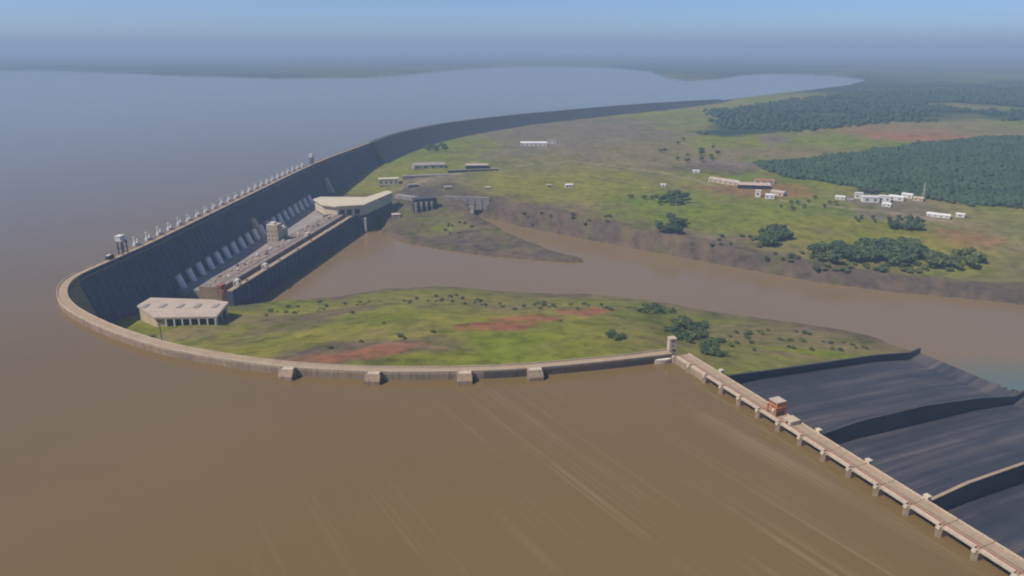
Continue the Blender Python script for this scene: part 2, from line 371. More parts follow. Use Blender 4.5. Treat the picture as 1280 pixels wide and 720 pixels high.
sres = sdist(X.ravel(), Y.ravel(), RES).reshape(X.shape); sriv = sdist(X.ravel(), Y.ravel(), RIV).reshape(X.shape)
keep = ~((sres[:-1, :-1] < -60) & (sres[1:, 1:] < -60) & (sres[:-1, 1:] < -60) & (sres[1:, :-1] < -60) & (R_[1:, 1:] < 7000))
# zone colours
def pxmask(px, py, rx, ry, soft=0.45, rough=0.7, seed=0, rot=0):
    """soft blob on the ground laid out around the ground point seen at a pixel; radii in pixels of the photo at that place"""
    c = G(px, py); dist = math.hypot(c[0], c[1]); mx = rx * dist / FPX; my = ry * dist * dist / (FPX * (CAM_H - c[2]))
    br = math.atan2(c[0], c[1]); dx, dy = X - c[0], Y - c[1]
    a, e = dx * math.cos(br) - dy * math.sin(br), dx * math.sin(br) + dy * math.cos(br)
    a, e = a / mx, e / my
    if rot: a, e = a * math.cos(rot) + e * math.sin(rot), -a * math.sin(rot) + e * math.cos(rot)
    q = np.hypot(a, e) + rough * 2 * vnoise(X / (mx * 0.7), Y / (mx * 0.7), 31 + seed, 4) + .5 * vnoise(X / (mx * .18), Y / (mx * .18), 131 + seed, 4)
    return np.clip((1 + soft / 2 - q) / soft, 0, 1)
col = np.empty(X.shape + (3,))
GRASS, GRASS2, DRY = np.array([0.132, 0.168, 0.016]), np.array([0.185, 0.178, 0.024]), np.array([0.185, 0.148, 0.072])
SOIL, MAUVE, ROCK, BANK = np.array([0.25, 0.105, 0.055]), np.array([0.165, 0.130, 0.110]), np.array([0.072, 0.057, 0.055]), np.array([0.112, 0.082, 0.062])
WOOD, REDS = np.array([0.024, 0.050, 0.031]), np.array([0.30, 0.115, 0.075])
def put(c, msk): col[:] = col * (1 - msk[..., None]) + c * msk[..., None]
col[:] = GRASS
put(GRASS2, np.clip(0.5 + 2.2 * vnoise(X / 160, Y / 160, 41, 4), 0, 1))
put(DRY, np.clip(0.15 + 2.4 * vnoise(X / 260, Y / 260, 45, 4), 0, 0.8))
blobs = [(720, 165, 120, 20, MAUVE, .8), (800, 190, 70, 16, DRY, .8), (640, 190, 40, 10, MAUVE, .5), (560, 230, 60, 12, MAUVE, .7), (540, 250, 60, 14, ROCK, .7), (500, 255, 40, 14, ROCK, .6),
         (450, 438, 120, 22, BANK, .95), (405, 449, 85, 11, SOIL, .85), (485, 436, 60, 9, SOIL, .6), (618, 407, 50, 10, SOIL, 1), (655, 397, 42, 8, SOIL, .9), (730, 389, 34, 10, SOIL, 1), (360, 405, 60, 14, BANK, .55), (300, 400, 60, 12, DRY, .7), (430, 388, 90, 9, BANK, .6),
         (230, 418, 60, 10, DRY, .8), (1140, 167, 85, 6, REDS, .75), (1190, 160, 70, 7, DRY, .8), (980, 192, 110, 7, DRY, .95), (900, 205, 60, 5, MAUVE, .9), (880, 212, 50, 5, ROCK, .6), (968, 174, 14, 5, MAUVE, .9), (950, 235, 60, 8, SOIL, .55),
         (1110, 258, 45, 9, MAUVE, .75), (1190, 300, 40, 8, SOIL, .5), (680, 270, 130, 10, DRY, .8), (860, 300, 60, 9, MAUVE, .6), (760, 272, 60, 6, SOIL, .3), (1060, 420, 60, 14, DRY, .8), (1000, 432, 80, 12, DRY, .6), (940, 412, 30, 10, BANK, .5),
         (1000, 445, 70, 5, DRY, .9), (870, 420, 26, 24, ROCK, .5), (1000, 422, 190, 30, DRY, .85), (600, 316, 120, 7, ROCK, .8), (525, 280, 40, 6, GRASS, .6), (600, 300, 90, 12, ROCK, .8), (500, 290, 50, 10, BANK, .7), (900, 265, 150, 20, GRASS, .75), (1060, 290, 140, 14, GRASS2, .8), (700, 232, 130, 14, GRASS2, .7)]
for i, (px, py, rx, ry, c, a) in enumerate(blobs): put(c, a * pxmask(px, py, rx, ry, seed=i))
gy, gx = np.gradient(Z, axis=0), np.gradient(Z, axis=1)
dr, da = np.gradient(R_, axis=0), R_ * (ang[1] - ang[0])
slope = np.hypot(gy / np.maximum(dr, 1e-6), gx / np.maximum(da, 1e-6))
near = R_ < 4500
put(ROCK, np.clip((slope - 0.42) / 0.35, 0, 1) * 0.9 * near)
put(BANK, np.clip(1 - (sriv - 8) / 14, 0, 1) * (sriv < 60) * 0.85)
put(ROCK, np.clip(1 - abs(sriv - 30) / 26, 0, 1) * np.clip(0.95 + 1.2 * vnoise(X / 70, Y / 70, 61, 3), 0, 1) * (Y > 1150) * (Y + X * .35 > 1450))
put(BANK, np.clip(1 - (sriv - 40) / 70, 0, 1) * np.clip(.55 + 1.6 * vnoise(X / 60, Y / 60, 66, 4), 0, 1) * (sriv > 0))
put(DRY * .8, np.clip(2.6 * (vnoise(X / 45, Y / 45, 81, 4) - .04), 0, .75) * near)
put(GRASS * .62, np.clip(3.0 * (vnoise(X / 30, Y / 30, 83, 4) - .10), 0, .8) * near)
def track(px, width, c, a):
    P = resample([G(x, y)[:2] for x, y in px], 12); d2 = np.full(X.shape, 1e9)
    for p0, p1 in zip(P[:-1], P[1:]):
        e = p1 - p0; q = np.clip(((X - p0[0]) * e[0] + (Y - p0[1]) * e[1]) / (e @ e), 0, 1)
        d2 = np.minimum(d2, (X - p0[0] - q * e[0]) ** 2 + (Y - p0[1] - q * e[1]) ** 2)
    put(c, np.clip(1.6 - np.sqrt(d2) / width, 0, 1) * np.clip(a + .8 * vnoise(X / 50, Y / 50, 91, 3), 0, 1))
TRACK = np.array([.30, .235, .17])
track([(500, 236), (560, 219), (640, 208), (720, 203), (800, 212), (860, 222), (900, 236)], 7, TRACK, .55)
track([(975, 250), (1040, 258), (1100, 264), (1160, 274), (1220, 282)], 6, TRACK, .6)
track([(560, 219), (600, 200), (640, 188), (660, 185)], 6, TRACK, .5)
track([(290, 414), (360, 428), (440, 426), (520, 432), (620, 436), (720, 440), (800, 437), (835, 440)], 2.2, TRACK, .05)
# wooded land: far country and the two woods on the left bank
FOREST1 = [G(x, y)[:2] for x, y in [(945, 206), (1010, 199), (1080, 191), (1150, 180), (1230, 172), (1300, 172), (1300, 262), (1204, 256), (1150, 246), (1080, 238), (1020, 226), (970, 219)]]
FOREST2 = [G(x, y)[:2] for x, y in [(850, 163), (900, 150), (880, 140), (940, 133), (1000, 124), (1060, 117), (1110, 109), (1180, 103), (1320, 100), (1320, 150), (1204, 152), (1120, 153), (1060, 158), (1000, 165), (960, 168), (900, 173)]]
wf = np.maximum(np.clip(-sdist(X.ravel(), Y.ravel(), FOREST1).reshape(X.shape) / 25, 0, 1), np.clip(-sdist(X.ravel(), Y.ravel(), FOREST2).reshape(X.shape) / 60, 0, 1))
put(WOOD, wf * np.clip(1 - 6 * (vnoise(X / 420, Y / 420, 97, 4) - .07) * (R_ > 3300), 0, 1))
farw = np.clip((R_ - 5200) / 900, 0, 1) * np.clip(0.92 + 1.6 * vnoise(X / 1500, Y / 1500, 71, 4), 0, 1); put(WOOD, farw)
idx = np.arange(X.size).reshape(X.shape)
quads = np.stack([idx[:-1, :-1], idx[:-1, 1:], idx[1:, 1:], idx[1:, :-1]], -1)[keep]
used = np.zeros(X.size, bool); used[quads.ravel()] = True; remap = np.cumsum(used) - 1
vv = np.stack([X.ravel(), Y.ravel(), Z.ravel()], 1)[used]; quads = remap[quads][:, ::-1]
def np_mesh(name, verts, faces, mat, smooth_=True, colors=None):
    me = bpy.data.meshes.new(name); nf, k = faces.shape
    me.vertices.add(len(verts)); me.vertices.foreach_set('co', np.ascontiguousarray(verts, dtype=np.float32).ravel())
    me.loops.add(nf * k); me.loops.foreach_set('vertex_index', np.ascontiguousarray(faces, dtype=np.int32).ravel())
    me.polygons.add(nf); me.polygons.foreach_set('loop_start', np.arange(0, nf * k, k, dtype=np.int32))
    me.polygons.foreach_set('use_smooth', np.full(nf, smooth_))
    if colors is not None:
        at = me.attributes.new('zone', 'FLOAT_COLOR', 'POINT')
        at.data.foreach_set('color', np.ascontiguousarray(np.c_[colors, np.ones(len(colors))], dtype=np.float32).ravel())
    me.update(calc_edges=True); me.validate(); me.materials.append(mat)
    return me
ter = link(bpy.data.objects.new('terrain', np_mesh('terrain', vv, quads, MAT['terrain'], True, col.reshape(-1, 3)[used])))
tag(ter, kind='structure', label='rolling green land with bare soil and rocky banks around the dam')

# ------------------------------------------------------------------ water sheets
def sheet(name, poly, z, mat, label):
    me = bpy.data.meshes.new(name); me.from_pydata([V3(p, z) for p in poly], [], [tuple(range(len(poly)))])
    if me.polygons[0].normal.z < 0: me.flip_normals()
    me.materials.append(mat); return tag(link(bpy.data.objects.new(name, me)), label, kind='structure')
sheet('reservoir_water', RES, ZR, MAT['reservoir'], 'wide muddy brown reservoir behind the dam')
cx = np.mean(np.array(RIV), axis=0)
sheet('river_water', [(-470, 900), (300, 850), (560, 760), (2600, 560), (2600, 1500), (500, 2300), (-470, 2300)], ZD, MAT['river'], 'brown river below the dam')

# ------------------------------------------------------------------ concrete dams along the axis
def face_profile(depth, top=0.0):
    """cross-section (offset downstream, height) from upstream water side over the crest to the downstream toe"""
    p = [(-7, -depth), (-5.0, -20), (-5.0, top - 1.2), (-4.2, top), (8.0, top), (8.0, top - 16)]
    return p + [(8.0 + 0.34 * max(depth - 16, 1), -depth)]
def dam_block(name, s0, s1, depth, mat, parent, inset=0.12):
    mb = MB(); rings = []
    k = max(1, int(round((s1 - s0) / 9)))
    for i in range(k + 1):
        s_ = s0 + inset + (s1 - s0 - 2 * inset) * i / k; p, d, n = at_axis(s_)
        rings.append([V3(p + n * o, z) for o, z in face_profile(depth)])
    mb.loft(rings); return mb.build(name, mat, parent)
def strip(s0, s1, o0, o1, z0, z1, name, mat, parent, step=6.0):
    mb = MB(); rings = []; k = max(1, int(math.ceil((s1 - s0) / step)))
    for i in range(k + 1):
        p, d, n = at_axis(s0 + (s1 - s0) * i / k)
        rings.append([V3(p + n * o0, z0), V3(p + n * o1, z0), V3(p + n * o1, z1), V3(p + n * o0, z1)])
    mb.loft(rings); return mb.build(name, mat, parent)
S_MAIN = s_of(92, 346); S_WINGEND = 0.0
wing = empty('curved_wing_dam', V3(at_axis(300)[0], -40))
wing.location = (0, 0, 0)
tag(wing, 'low curved concrete dam with pale crest road holding back the brown water', 'dam')
nb = int(round(S_MAIN / 17.0)); ws = np.linspace(0, S_MAIN, nb + 1)
for i in range(nb):
    dep = np.interp(ws[i], [0, 150, 350, 520, 650, 760, S_MAIN], [28, 32, 40, 70, 100, 125, 140])
    dam_block('wall_block', ws[i], ws[i + 1], dep, MAT['concrete_wing' if ws[i] > 190 else 'riprap'], wing)
main = empty('main_dam', (0, 0, 0))
tag(main, 'tall straight concrete dam wall with dark shaded downstream face', 'dam')
nm = int(round((axlen - S_MAIN) / 34.0)); ms = np.linspace(S_MAIN, axlen, nm + 1)
for i in range(nm):
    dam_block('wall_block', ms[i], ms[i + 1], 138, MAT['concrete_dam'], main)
    # the two buttress ribs of every block
    for q in (0.25, 0.75):
        s_ = ms[i] + (ms[i + 1] - ms[i]) * q; p, d, n = at_axis(s_)
        prof = [(7.6, -14.5), (9.3, -17), (9.6 + 0.34 * 122, -138), (7.6 + .34 * 122, -138)]
        mb = MB(); mb.loft([[V3(p + d * e + n * o, z) for o, z in prof] for e in (-3.4, 3.4)]); mb.build('buttress', MAT['concrete_dam'], main)
for par, a, e, nblk in ((wing, 0, S_MAIN, 30), (main, S_MAIN, axlen, 40)):
    st = strip(a, e, -3.4, 6.4, 0.02, 0.25, 'crest_road', MAT['concrete_crest'], par)
    us = np.linspace(a, e, nblk + 1)
    for i in range(nblk):
        strip(us[i] + .15, us[i + 1] - .15, -4.7, -3.9, 0.01, 1.5, 'parapet', MAT['concrete_pale'], par, 8)
        strip(us[i] + .15, us[i + 1] - .15, 7.0, 7.7, 0.01, 1.4, 'parapet', MAT['concrete_pale'], par, 8)
    # lower service gallery just under the crest on the downstream side
    strip(a if a else 260, e, 8.05, 11.5, -5.6, -4.8, 'service_ledge', MAT['concrete_crest'], par)

# penstocks on the downstream face
PEN_PX = [(226, 359), (239, 352), (252.5, 343), (264, 335), (276, 327.5), (287, 322), (298, 315), (308, 310), (318, 304)]
s_first = None
def face_point(s, z, lift=0.0):
    p, d, n = at_axis(s); o = 8.0 + 0.34 * max(-z - 16, 0) + lift
    return Vector(V3(p + n * o, z))
def s_near(p): return 2.0 * int(np.argmin(((axis - p) ** 2).sum(1)))
pen_s = [s_near(U(x, y, -86)) for x, y in PEN_PX]
pitch = (pen_s[-1] - pen_s[0]) / 8
for k in range(20):
    s_ = pen_s[0] + pitch * k
    a, e = face_point(s_, -64, 3.2), face_point(s_, -92, 5.0)
    mb = MB(); mb.tube(a, e, 6.0, 6.0, 14)
    o = mb.build('penstock', MAT['penstock_paint'], main)
    MB().tube(a + (a - e).normalized() * 1.0, a + (e - a).normalized() * 1.4, 6.9, 6.9, 14).build('collar', MAT['concrete_pale'], o)
for px, py in ((317, 279), (407, 227)):                # pale service shafts
    s_ = s_near(U(px, py, -55)); p, d, n = at_axis(s_)
    MB().loft([[V3(p + d * e + n * o, z) for o, z in [(20.0, -44), (25, -44), (46, -86), (30, -86)]] for e in (-7, 7)]).build('service_shaft', MAT['concrete_pale'], main)

# intake hoists on the crest
def hoist():
    r = empty('intake_hoist')
    MB().box((0, 0, 2.6), (17, 5, 5.0)).box((0, 0, 5.5), (14, 4, .8)).build('housing', MAT['white_paint'], r)
    MB().box((-4.5, 0, 10.4), (2.6, 3.0, 9.0)).build('mast', MAT['white_paint'], r)
    MB().box((4.5, 0, 8.4), (2.2, 2.4, 5.0)).build('mast', MAT['white_paint'], r)
    MB().box((-4.5, 0, 15.7), (3.8, 4.2, 1.6)).build('winch_box', MAT['cream_paint'], r)
    return tag(r, 'white gate hoist with a tall mast standing on the main dam crest', 'gate hoist', 'gate hoists along the main dam crest')
def copy_tree(o, parent=None):
    c = o.copy(); link(c, parent)
    for ch in o.children: copy_tree(ch, c)
    return c
hz = hoist(); first = True
hs = np.arange(s_of(177, 307), s_of(386, 207) + 1, 36.0)
for s_ in hs:
    p, d, n = at_axis(s_); o = hz if first else copy_tree(hz); first = False
    o.scale = (.9, random.choice((-.9, .9)), random.uniform(.75, .95)); o.location = V3(p - n * 8.2, 0.0); o.rotation_euler = (0, 0, math.atan2(d[1], d[0]))
for s_ in hs:                                          # each hoist stands on its own intake pier
    p, d, n = at_axis(s_)
    MB().loft([[V3(p + d * e - n * o, z) for o, z in [(5.05, -30), (5.05, -0.05), (12.5, -0.05), (12.5, -30)]] for e in (-9.5, 9.5)]).build('intake_pier', MAT['concrete_wing'], main)

def crest_crane(px, py, h, w, label):
    s_ = s_of(px, py); p, d, n = at_axis(s_); r = empty('gantry_crane', V3(p, 0.25), math.atan2(d[1], d[0]))
    for i in (-1, 1):
        for j in (-1, 1): MB().box((i * w * .42, j * 3.2, h / 2), (1.5, 1.2, h)).build('leg', MAT['dark_steel'], r)
        MB().box((i * w * .42, 0, h * .45), (1.1, 6.4, 1.0)).build('cross_beam', MAT['dark_steel'], r)
    MB().box((0, 0, h + 1.2), (w, 9.5, 2.4)).build('girder', MAT['white_paint'], r)
    hs_ = MB().box((-w * .08, 1.5, h + 5.2), (w * .8, 9.5, 5.6)).build('machine_house', MAT['white_paint'], r)
    MB().box((-w * .08, 1.5, h + 8.3), (w * .86, 10.2, .6)).build('roof', MAT['white_paint'], hs_)
    MB().box((w * .3, -3.5, h - 2.2), (3, 3, 2.6)).build('cab', MAT['dark_steel'], r)
    return tag(r, label, 'crane')
crest_crane(155, 317, 21, 15, 'white topped gantry crane on dark legs at the bend of the dam crest')
crest_crane(391, 205, 19, 10, 'narrow gantry crane at the far end of the row of hoists')
s_ = s_of(140, 324); p, d, n = at_axis(s_)             # low dark trolley parked by the crane
r = empty('stoplog_trolley', V3(p - n * 1.0, .25), math.atan2(d[1], d[0])); tag(r, 'low dark trolley parked on the dam crest near the white topped crane', 'trolley')
MB().box((0, 0, 3.6), (13, 6, 4.6)).build('body', MAT['dark_steel'], r); MB().box((-2, 0, 6.6), (7, 4.5, 1.2)).build('roof', MAT['white_paint'], r)
for i in (-1, 1):
    for j in (-1, 1): MB().tube((i * 4.6, j * 2.9 - .35, .65), (i * 4.6, j * 2.9 + .35, .65), .65, n=10).build('wheel', MAT['dark_steel'], r)

# upstream bastions on the wing dam
names = ['concrete bastion of the curved dam farthest from the corner tower, beside brown soil', 'concrete bastion of the curved dam, third from the corner tower',
         'concrete bastion of the curved dam, second from the corner tower', 'concrete bastion of the curved dam closest to the corner tower']
for (px, py), lb in zip([(362, 460), (469, 465), (580, 464), (666, 460)], names):
    s_ = s_of(px, py); p, d, n = at_axis(s_); r = empty('dam_bastion', V3(p - n * 5, 0), math.atan2(d[1], d[0])); tag(r, lb, 'bastion', 'bastions on the water side of the curved dam')
    # local x along the axis, local +y points to the water for this walking direction
    L = 7.6
    MB().loft([[(e, .06, -20), (e, .06, .9), (e, 7.6, .9), (e, 11.8, -4.6), (e, 12.6, -20)] for e in (-L, L)]).build('body', MAT['concrete_wing'], r)
    MB().box((0, 3.8, 1.25), (13.6, 6.6, .7)).build('cap_slab', MAT['concrete_pale'], r)
    for e in (-6.6, 6.6): MB().box((e, 3.8, 2.0), (.4, 6.4, .8)).build('curb', MAT['concrete_pale'], r)

# rockfill and earth dam carrying on to the far shore
rock = empty('rockfill_dam', (0, 0, 0)); tag(rock, 'long dark rockfill dam curving away along the far reservoir', 'dam')
fd = np.gradient(faxis, axis=0); fd /= np.linalg.norm(fd, axis=1)[:, None]; fn = np.stack([fd[:, 1], -fd[:, 0]], 1)
def far_strip(name, prof, mat, i0=0, i1=None, par=rock):
    mb = MB(); i1 = len(faxis) if i1 is None else i1
    mb.loft([[V3(faxis[i] + fn[i] * o, z if not callable(z) else z(i)) for o, z in prof] for i in range(i0, i1, 3)]); return mb.build(name, mat, par)
fs = np.arange(len(faxis)) / (len(faxis) - 1)
toe = lambda i: float(np.interp(fs[i], [0, .15, .45, .75, 1], [-85, -72, -58, -40, -14]))
mb = MB(); rings = []
for i in range(0, len(faxis), 3):
    tz = toe(i) - 10; w_ = 8 + (-tz) * .75
    rings.append([V3(faxis[i] - fn[i] * 34, -26), V3(faxis[i] - fn[i] * 8, -.5), V3(faxis[i] + fn[i] * 8, -.5), V3(faxis[i] + fn[i] * (8 + w_ * .5), -.5 + tz * .5), V3(faxis[i] + fn[i] * (9 + w_ * .5), -.8 + tz * .5), V3(faxis[i] + fn[i] * (9 + w_), tz), V3(faxis[i], tz)])
mb.loft(rings).build('embankment', MAT['rockfill'], rock)
far_strip('crest_road', [(-6, -.48), (6, -.48), (6, .3), (-6, .3)], MAT['asphalt'])
far_strip('parapet', [(-7.6, -.48), (-6.9, -.48), (-6.9, 1.1), (-7.6, 1.1)], MAT['rockfill'])

# ------------------------------------------------------------------ spillway
spw = empty('gated_spillway', (0, 0, 0)); tag(spw, 'long gated spillway with tan bridge deck and dark stained chutes', 'spillway')
ra = math.atan2(SP_A[1], SP_A[0])
def spbox(u, v, z, du, dv, dz, name, mat, par=spw):
    c = sp(u, v); return MB().box((c[0], c[1], z), (du, dv, dz), ra).build(name, mat, par)
for k in range(0, 17):
    u = k * BAY                                        # piers with pointed noses standing in the water
    pts = [sp(u, -3.2), sp(u - 2.4, -0.4), sp(u - 2.4, 17), sp(u + 2.4, 17), sp(u + 2.4, -0.4)]
    MB().prism(pts, -34, -1.9).build('pier', MAT['concrete_crest'], spw)
    c = sp(u, -1.2); MB().box((c[0], c[1], -.9), (3.2, 2.6, 1.8), ra, .85).build('pier_cap', MAT['concrete_pale'], spw)
for k in range(16):
    u = (k + .5) * BAY
    spbox(u, 10.5, -1.2, BAY - .35, 13.4, 1.3, 'deck_span', MAT['concrete_crest'])
    spbox(u, 2.6, -.95, BAY - 3.6, 2.9, 1.9, 'gate_beam', MAT['concrete_pale'])
    spbox(u, 17.55, .05, BAY - .5, .5, 1.2, 'parapet', MAT['concrete_pale'])
    spbox(u, 4.75, -.1, BAY - .5, .35, .9, 'crane_rail', MAT['red_steel'])
    spbox(u, 8.0, -.46, BAY - .3, .35, .16, 'crane_rail', MAT['dark_steel'])
    if k >= 2:
        mb = MB(); rg = []
        for q in range(9):                             # radial gate skin
            th = -0.62 + 1.0 * q / 8; rad = 20.0
            v_, z_ = 24 - rad * math.cos(th), -16 + rad * math.sin(th)
            rg.append([V3(sp(u - 10.4, v_), z_), V3(sp(u + 10.4, v_), z_), V3(sp(u + 10.4, v_ + .5), z_), V3(sp(u - 10.4, v_ + .5), z_)])
        gt = mb.loft(rg).build('radial_gate', MAT['dark_steel'], spw)
        for e in (-8, 8): MB().tube(V3(sp(u + e, 6), -16), V3(sp(u + e, 24), -16), .7, n=6).build('gate_arm', MAT['dark_steel'], gt)
    else:
        spbox(u, 5, -15, BAY - 5, 10, 26, 'abutment_wall', MAT['concrete_wing'])
def profile_at(tt, ys): return float(np.interp(tt, CH_T, ys))
def sp_flow(u, tt): return sp(u, 14) + SP_D * tt
ts = list(np.linspace(0, 320, 17)) + [330, 340, 347, 352]
groups = [(0, 5), (5, 9), (9, 14)]
for g0, g1 in groups:                                  # chute floors laid in slabs
    for k in range(g0, g1):
        ua, ub = U0 + k * BAY + .08, U0 + (k + 1) * BAY - .08
        cuts = [0, 4, 7, 10, 13, 16, len(ts) - 1]
        for q0, q1 in zip(cuts[:-1], cuts[1:]):
            tt = [ts[q] for q in range(q0, q1 + 1)]; tt[0] += .12; tt[-1] -= .12; dz = random.uniform(-.04, .04)
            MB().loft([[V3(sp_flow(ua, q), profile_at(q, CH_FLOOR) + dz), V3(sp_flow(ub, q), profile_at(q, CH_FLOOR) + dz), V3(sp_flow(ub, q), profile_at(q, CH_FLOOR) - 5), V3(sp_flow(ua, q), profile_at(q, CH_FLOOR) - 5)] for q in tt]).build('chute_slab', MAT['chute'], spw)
for k in (0, 5, 9, 14):
    u = U0 + k * BAY; mb = MB(); rings = []; top = CH_TOP if k else CH_TOP0
    for q in ts:
        c = sp_flow(u, q); nrm = np.array([-SP_D[1], SP_D[0]])
        rings.append([V3(c - nrm * 1.6, profile_at(q, CH_FLOOR) - 7), V3(c + nrm * 1.6, profile_at(q, CH_FLOOR) - 7), V3(c + nrm * 1.1, profile_at(q, top)), V3(c - nrm * 1.1, profile_at(q, top))])
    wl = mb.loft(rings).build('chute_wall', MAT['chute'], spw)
    mb = MB(); mb.loft([[V3(sp_flow(u, q) - nrm * 1.3, profile_at(q, top) + .01), V3(sp_flow(u, q) + nrm * 1.3, profile_at(q, top) + .01), V3(sp_flow(u, q) + nrm * 1.3, profile_at(q, top) + .7), V3(sp_flow(u, q) - nrm * 1.3, profile_at(q, top) + .7)] for q in ts]).build('coping', MAT['concrete_crest' if k > 5 else 'rockfill'], wl)
for k in (0, 5, 7, 9, 12):
    spbox(U0 + k * BAY, 19.7, -.6, 3.8, 3.6, 5.6, 'hoist_room', MAT['cream_paint']); spbox(U0 + k * BAY, 19.7, 2.4, 4.4, 4.2, .4, 'hoist_roof', MAT['cream_paint'])
# orange gantry crane on the spillway bridge
c = U(968, 516, 0); uu = (c - SP_O) @ SP_A
cc = sp(uu, 10.5); r = empty('bridge_crane', V3(cc, -.5), ra); tag(r, 'orange gantry crane standing on the spillway bridge', 'crane')
for i in (-1, 1):
    for j in (-1, 1): MB().box((i * 5.2, j * 5.2, 3.6), (1.3, 1.3, 7.2)).build('leg', MAT['orange_paint'], r)
    MB().box((i * 5.2, 0, 7.6), (1.5, 12.2, 1.4)).build('side_girder', MAT['orange_paint'], r)
b_ = MB().box((0, .5, 10.4), (9.8, 10.0, 4.4)).build('machine_house', MAT['orange_paint'], r)
MB().box((0, .5, 12.85), (10.6, 10.8, .5)).build('roof', MAT['roof_tan'], b_)
for i in (-2.6, 0, 2.6): MB().box((i, -4.55, 10.8), (1.6, .12, 1.4)).build('window', MAT['dark_opening'], b_)
MB().box((0, 0, 4.6), (8.6, 7.6, 3.6)).build('hoist_drum', MAT['orange_paint'], r)
MB().box((3.4, -6.4, 5.6), (2.6, 2.0, 2.6)).build('cab', MAT['cream_paint'], r)
c = sp(uu + 19, 10.5); r = empty('switch_house', V3(c, -.5), ra); tag(r, 'pale concrete switch house beside the orange crane', 'building')
MB().box((0, 0, 1.7), (9, 10, 3.4)).build('wall', MAT['concrete_pale'], r); MB().box((0, 0, 3.65), (9.8, 10.8, .5)).build('roof', MAT['concrete_pale'], r); MB().box((0, -5.04, 1.3), (2, .1, 2.4)).build('door', MAT['dark_opening'], r)
# corner tower and rounded landing at the join of wing dam and spillway
c = U(839, 438, 0); r = empty('corner_tower', V3(c, -6), math.radians(10)); tag(r, 'pale square tower at the corner of wing dam and spillway', 'tower')
MB().box((0, 0, 10.0), (7.5, 7.5, 20), 0, .95).build('shaft', MAT['concrete_pale'], r); MB().box((0, 0, 20.5), (8.2, 8.2, 1.0)).build('roof', MAT['concrete_pale'], r)
for z in (8, 13, 18): MB().box((0, -3.65, z), (1.0, .4, 1.6)).build('window', MAT['dark_opening'], r)
MB().box((2.2, -3.7, 7.4), (1.5, .3, 2.4)).build('door', MAT['dark_opening'], r)
c = U(825, 446, -3); poly = [(c[0] + 12.5 * math.cos(a), c[1] + 8 * math.sin(a)) for a in np.linspace(0, 2 * math.pi, 25)[:-1]]
r = MB().prism(poly, -24, -3.6).build('landing_platform', MAT['concrete_pale']); tag(r, 'pale rounded concrete landing in the water below the corner tower', 'platform')
MB().prism([(c[0] + (p[0] - c[0]) * .9, c[1] + (p[1] - c[1]) * .9) for p in poly], -3.59, -3.2).build('paving', MAT['white_paint'], r)

# ------------------------------------------------------------------ powerhouse
PA, PB = U(298, 359, -80), U(456, 261, -80); PE = (PB - PA); PL = np.linalg.norm(PE); PE = PE / PL; PM = np.array([-PE[1], PE[0]])   # PM points to the dam
ph = empty('powerhouse', V3(PA, 0)); ph.location = (0, 0, 0); tag(ph, 'long low powerhouse with tan roof along the foot of the main dam', 'powerhouse')
def pq(u, v): return PA + PE * u + PM * v
rp = math.atan2(PE[1], PE[0])
def phbox(u, v, z, du, dv, dz, name, mat, par=ph):
    c = pq(u, v); return MB().box((c[0], c[1], z), (du, dv, dz), rp).build(name, mat, par)
nu = 20; L0, L1 = -20.0, PL + 60; du = (L1 - L0) / nu
for k in range(nu):
    u = L0 + (k + .5) * du
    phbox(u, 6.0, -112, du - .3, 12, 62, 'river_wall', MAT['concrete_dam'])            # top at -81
    phbox(u, 5.6, -80.6, du - .3, 11.2, .7, 'river_deck', MAT['concrete_crest'])
    phbox(u, .3, -79.7, du - .3, .6, 1.1, 'parapet', MAT['concrete_pale'])
    for q in (-.25, .25): phbox(u + du * q, -1.1, -106, 3.0, 2.2, 46, 'draft_tube_pier', MAT['concrete_dam'])
    phbox(u, 16.5, -110, du - .3, 8.9, 50, 'gallery', MAT['gallery_red'])               # sunken strip, top at -85
    phbox(u, 41, -106, du - .3, 40, 60, 'hall', MAT['concrete_wing'])                    # top at -76
    hl = phbox(u, 41, -75.7, du - .4, 41, .6, 'roof_panel', MAT['hall_roof'])
    phbox(u, 33, -74.9, du * .92, 1.8, 1.0, 'skylight', MAT['roof_grey'], hl)
    for q in range(3):
        phbox(u + random.uniform(-.4, .4) * du, random.uniform(38, 58), -74.4, random.uniform(2.5, 8), random.uniform(2.5, 5), random.uniform(1.6, 3), 'roof_vent', MAT[random.choice(('roof_grey', 'white_paint', 'gallery_red', 'concrete_pale'))], hl)
    if k % 2: phbox(u + random.uniform(-.3, .3) * du, 5.6, -79.2, random.uniform(5, 10), 3, 2.2, 'deck_kiosk', MAT[random.choice(('white_paint', 'red_steel', 'roof_grey'))])
    phbox(u, 69, -110, du - .3, 15.8, 56, 'upstream_hall', MAT['roof_grey'])           # top at -82
    phbox(u, 64, -80.6, du * .5, 3, 2.8, 'transformer', MAT['gallery_red'])
poly = [tuple(pq(L0, 77.2)), tuple(pq(L1, 77.2))] + [tuple(at_axis(s_)[0] + at_axis(s_)[2] * 24) for s_ in np.linspace(s_near(pq(L1, 140)), s_near(pq(L0, 140)), 24)]
MB().prism(poly, -100, -86).build('toe_deck', MAT['roof_grey'], ph)

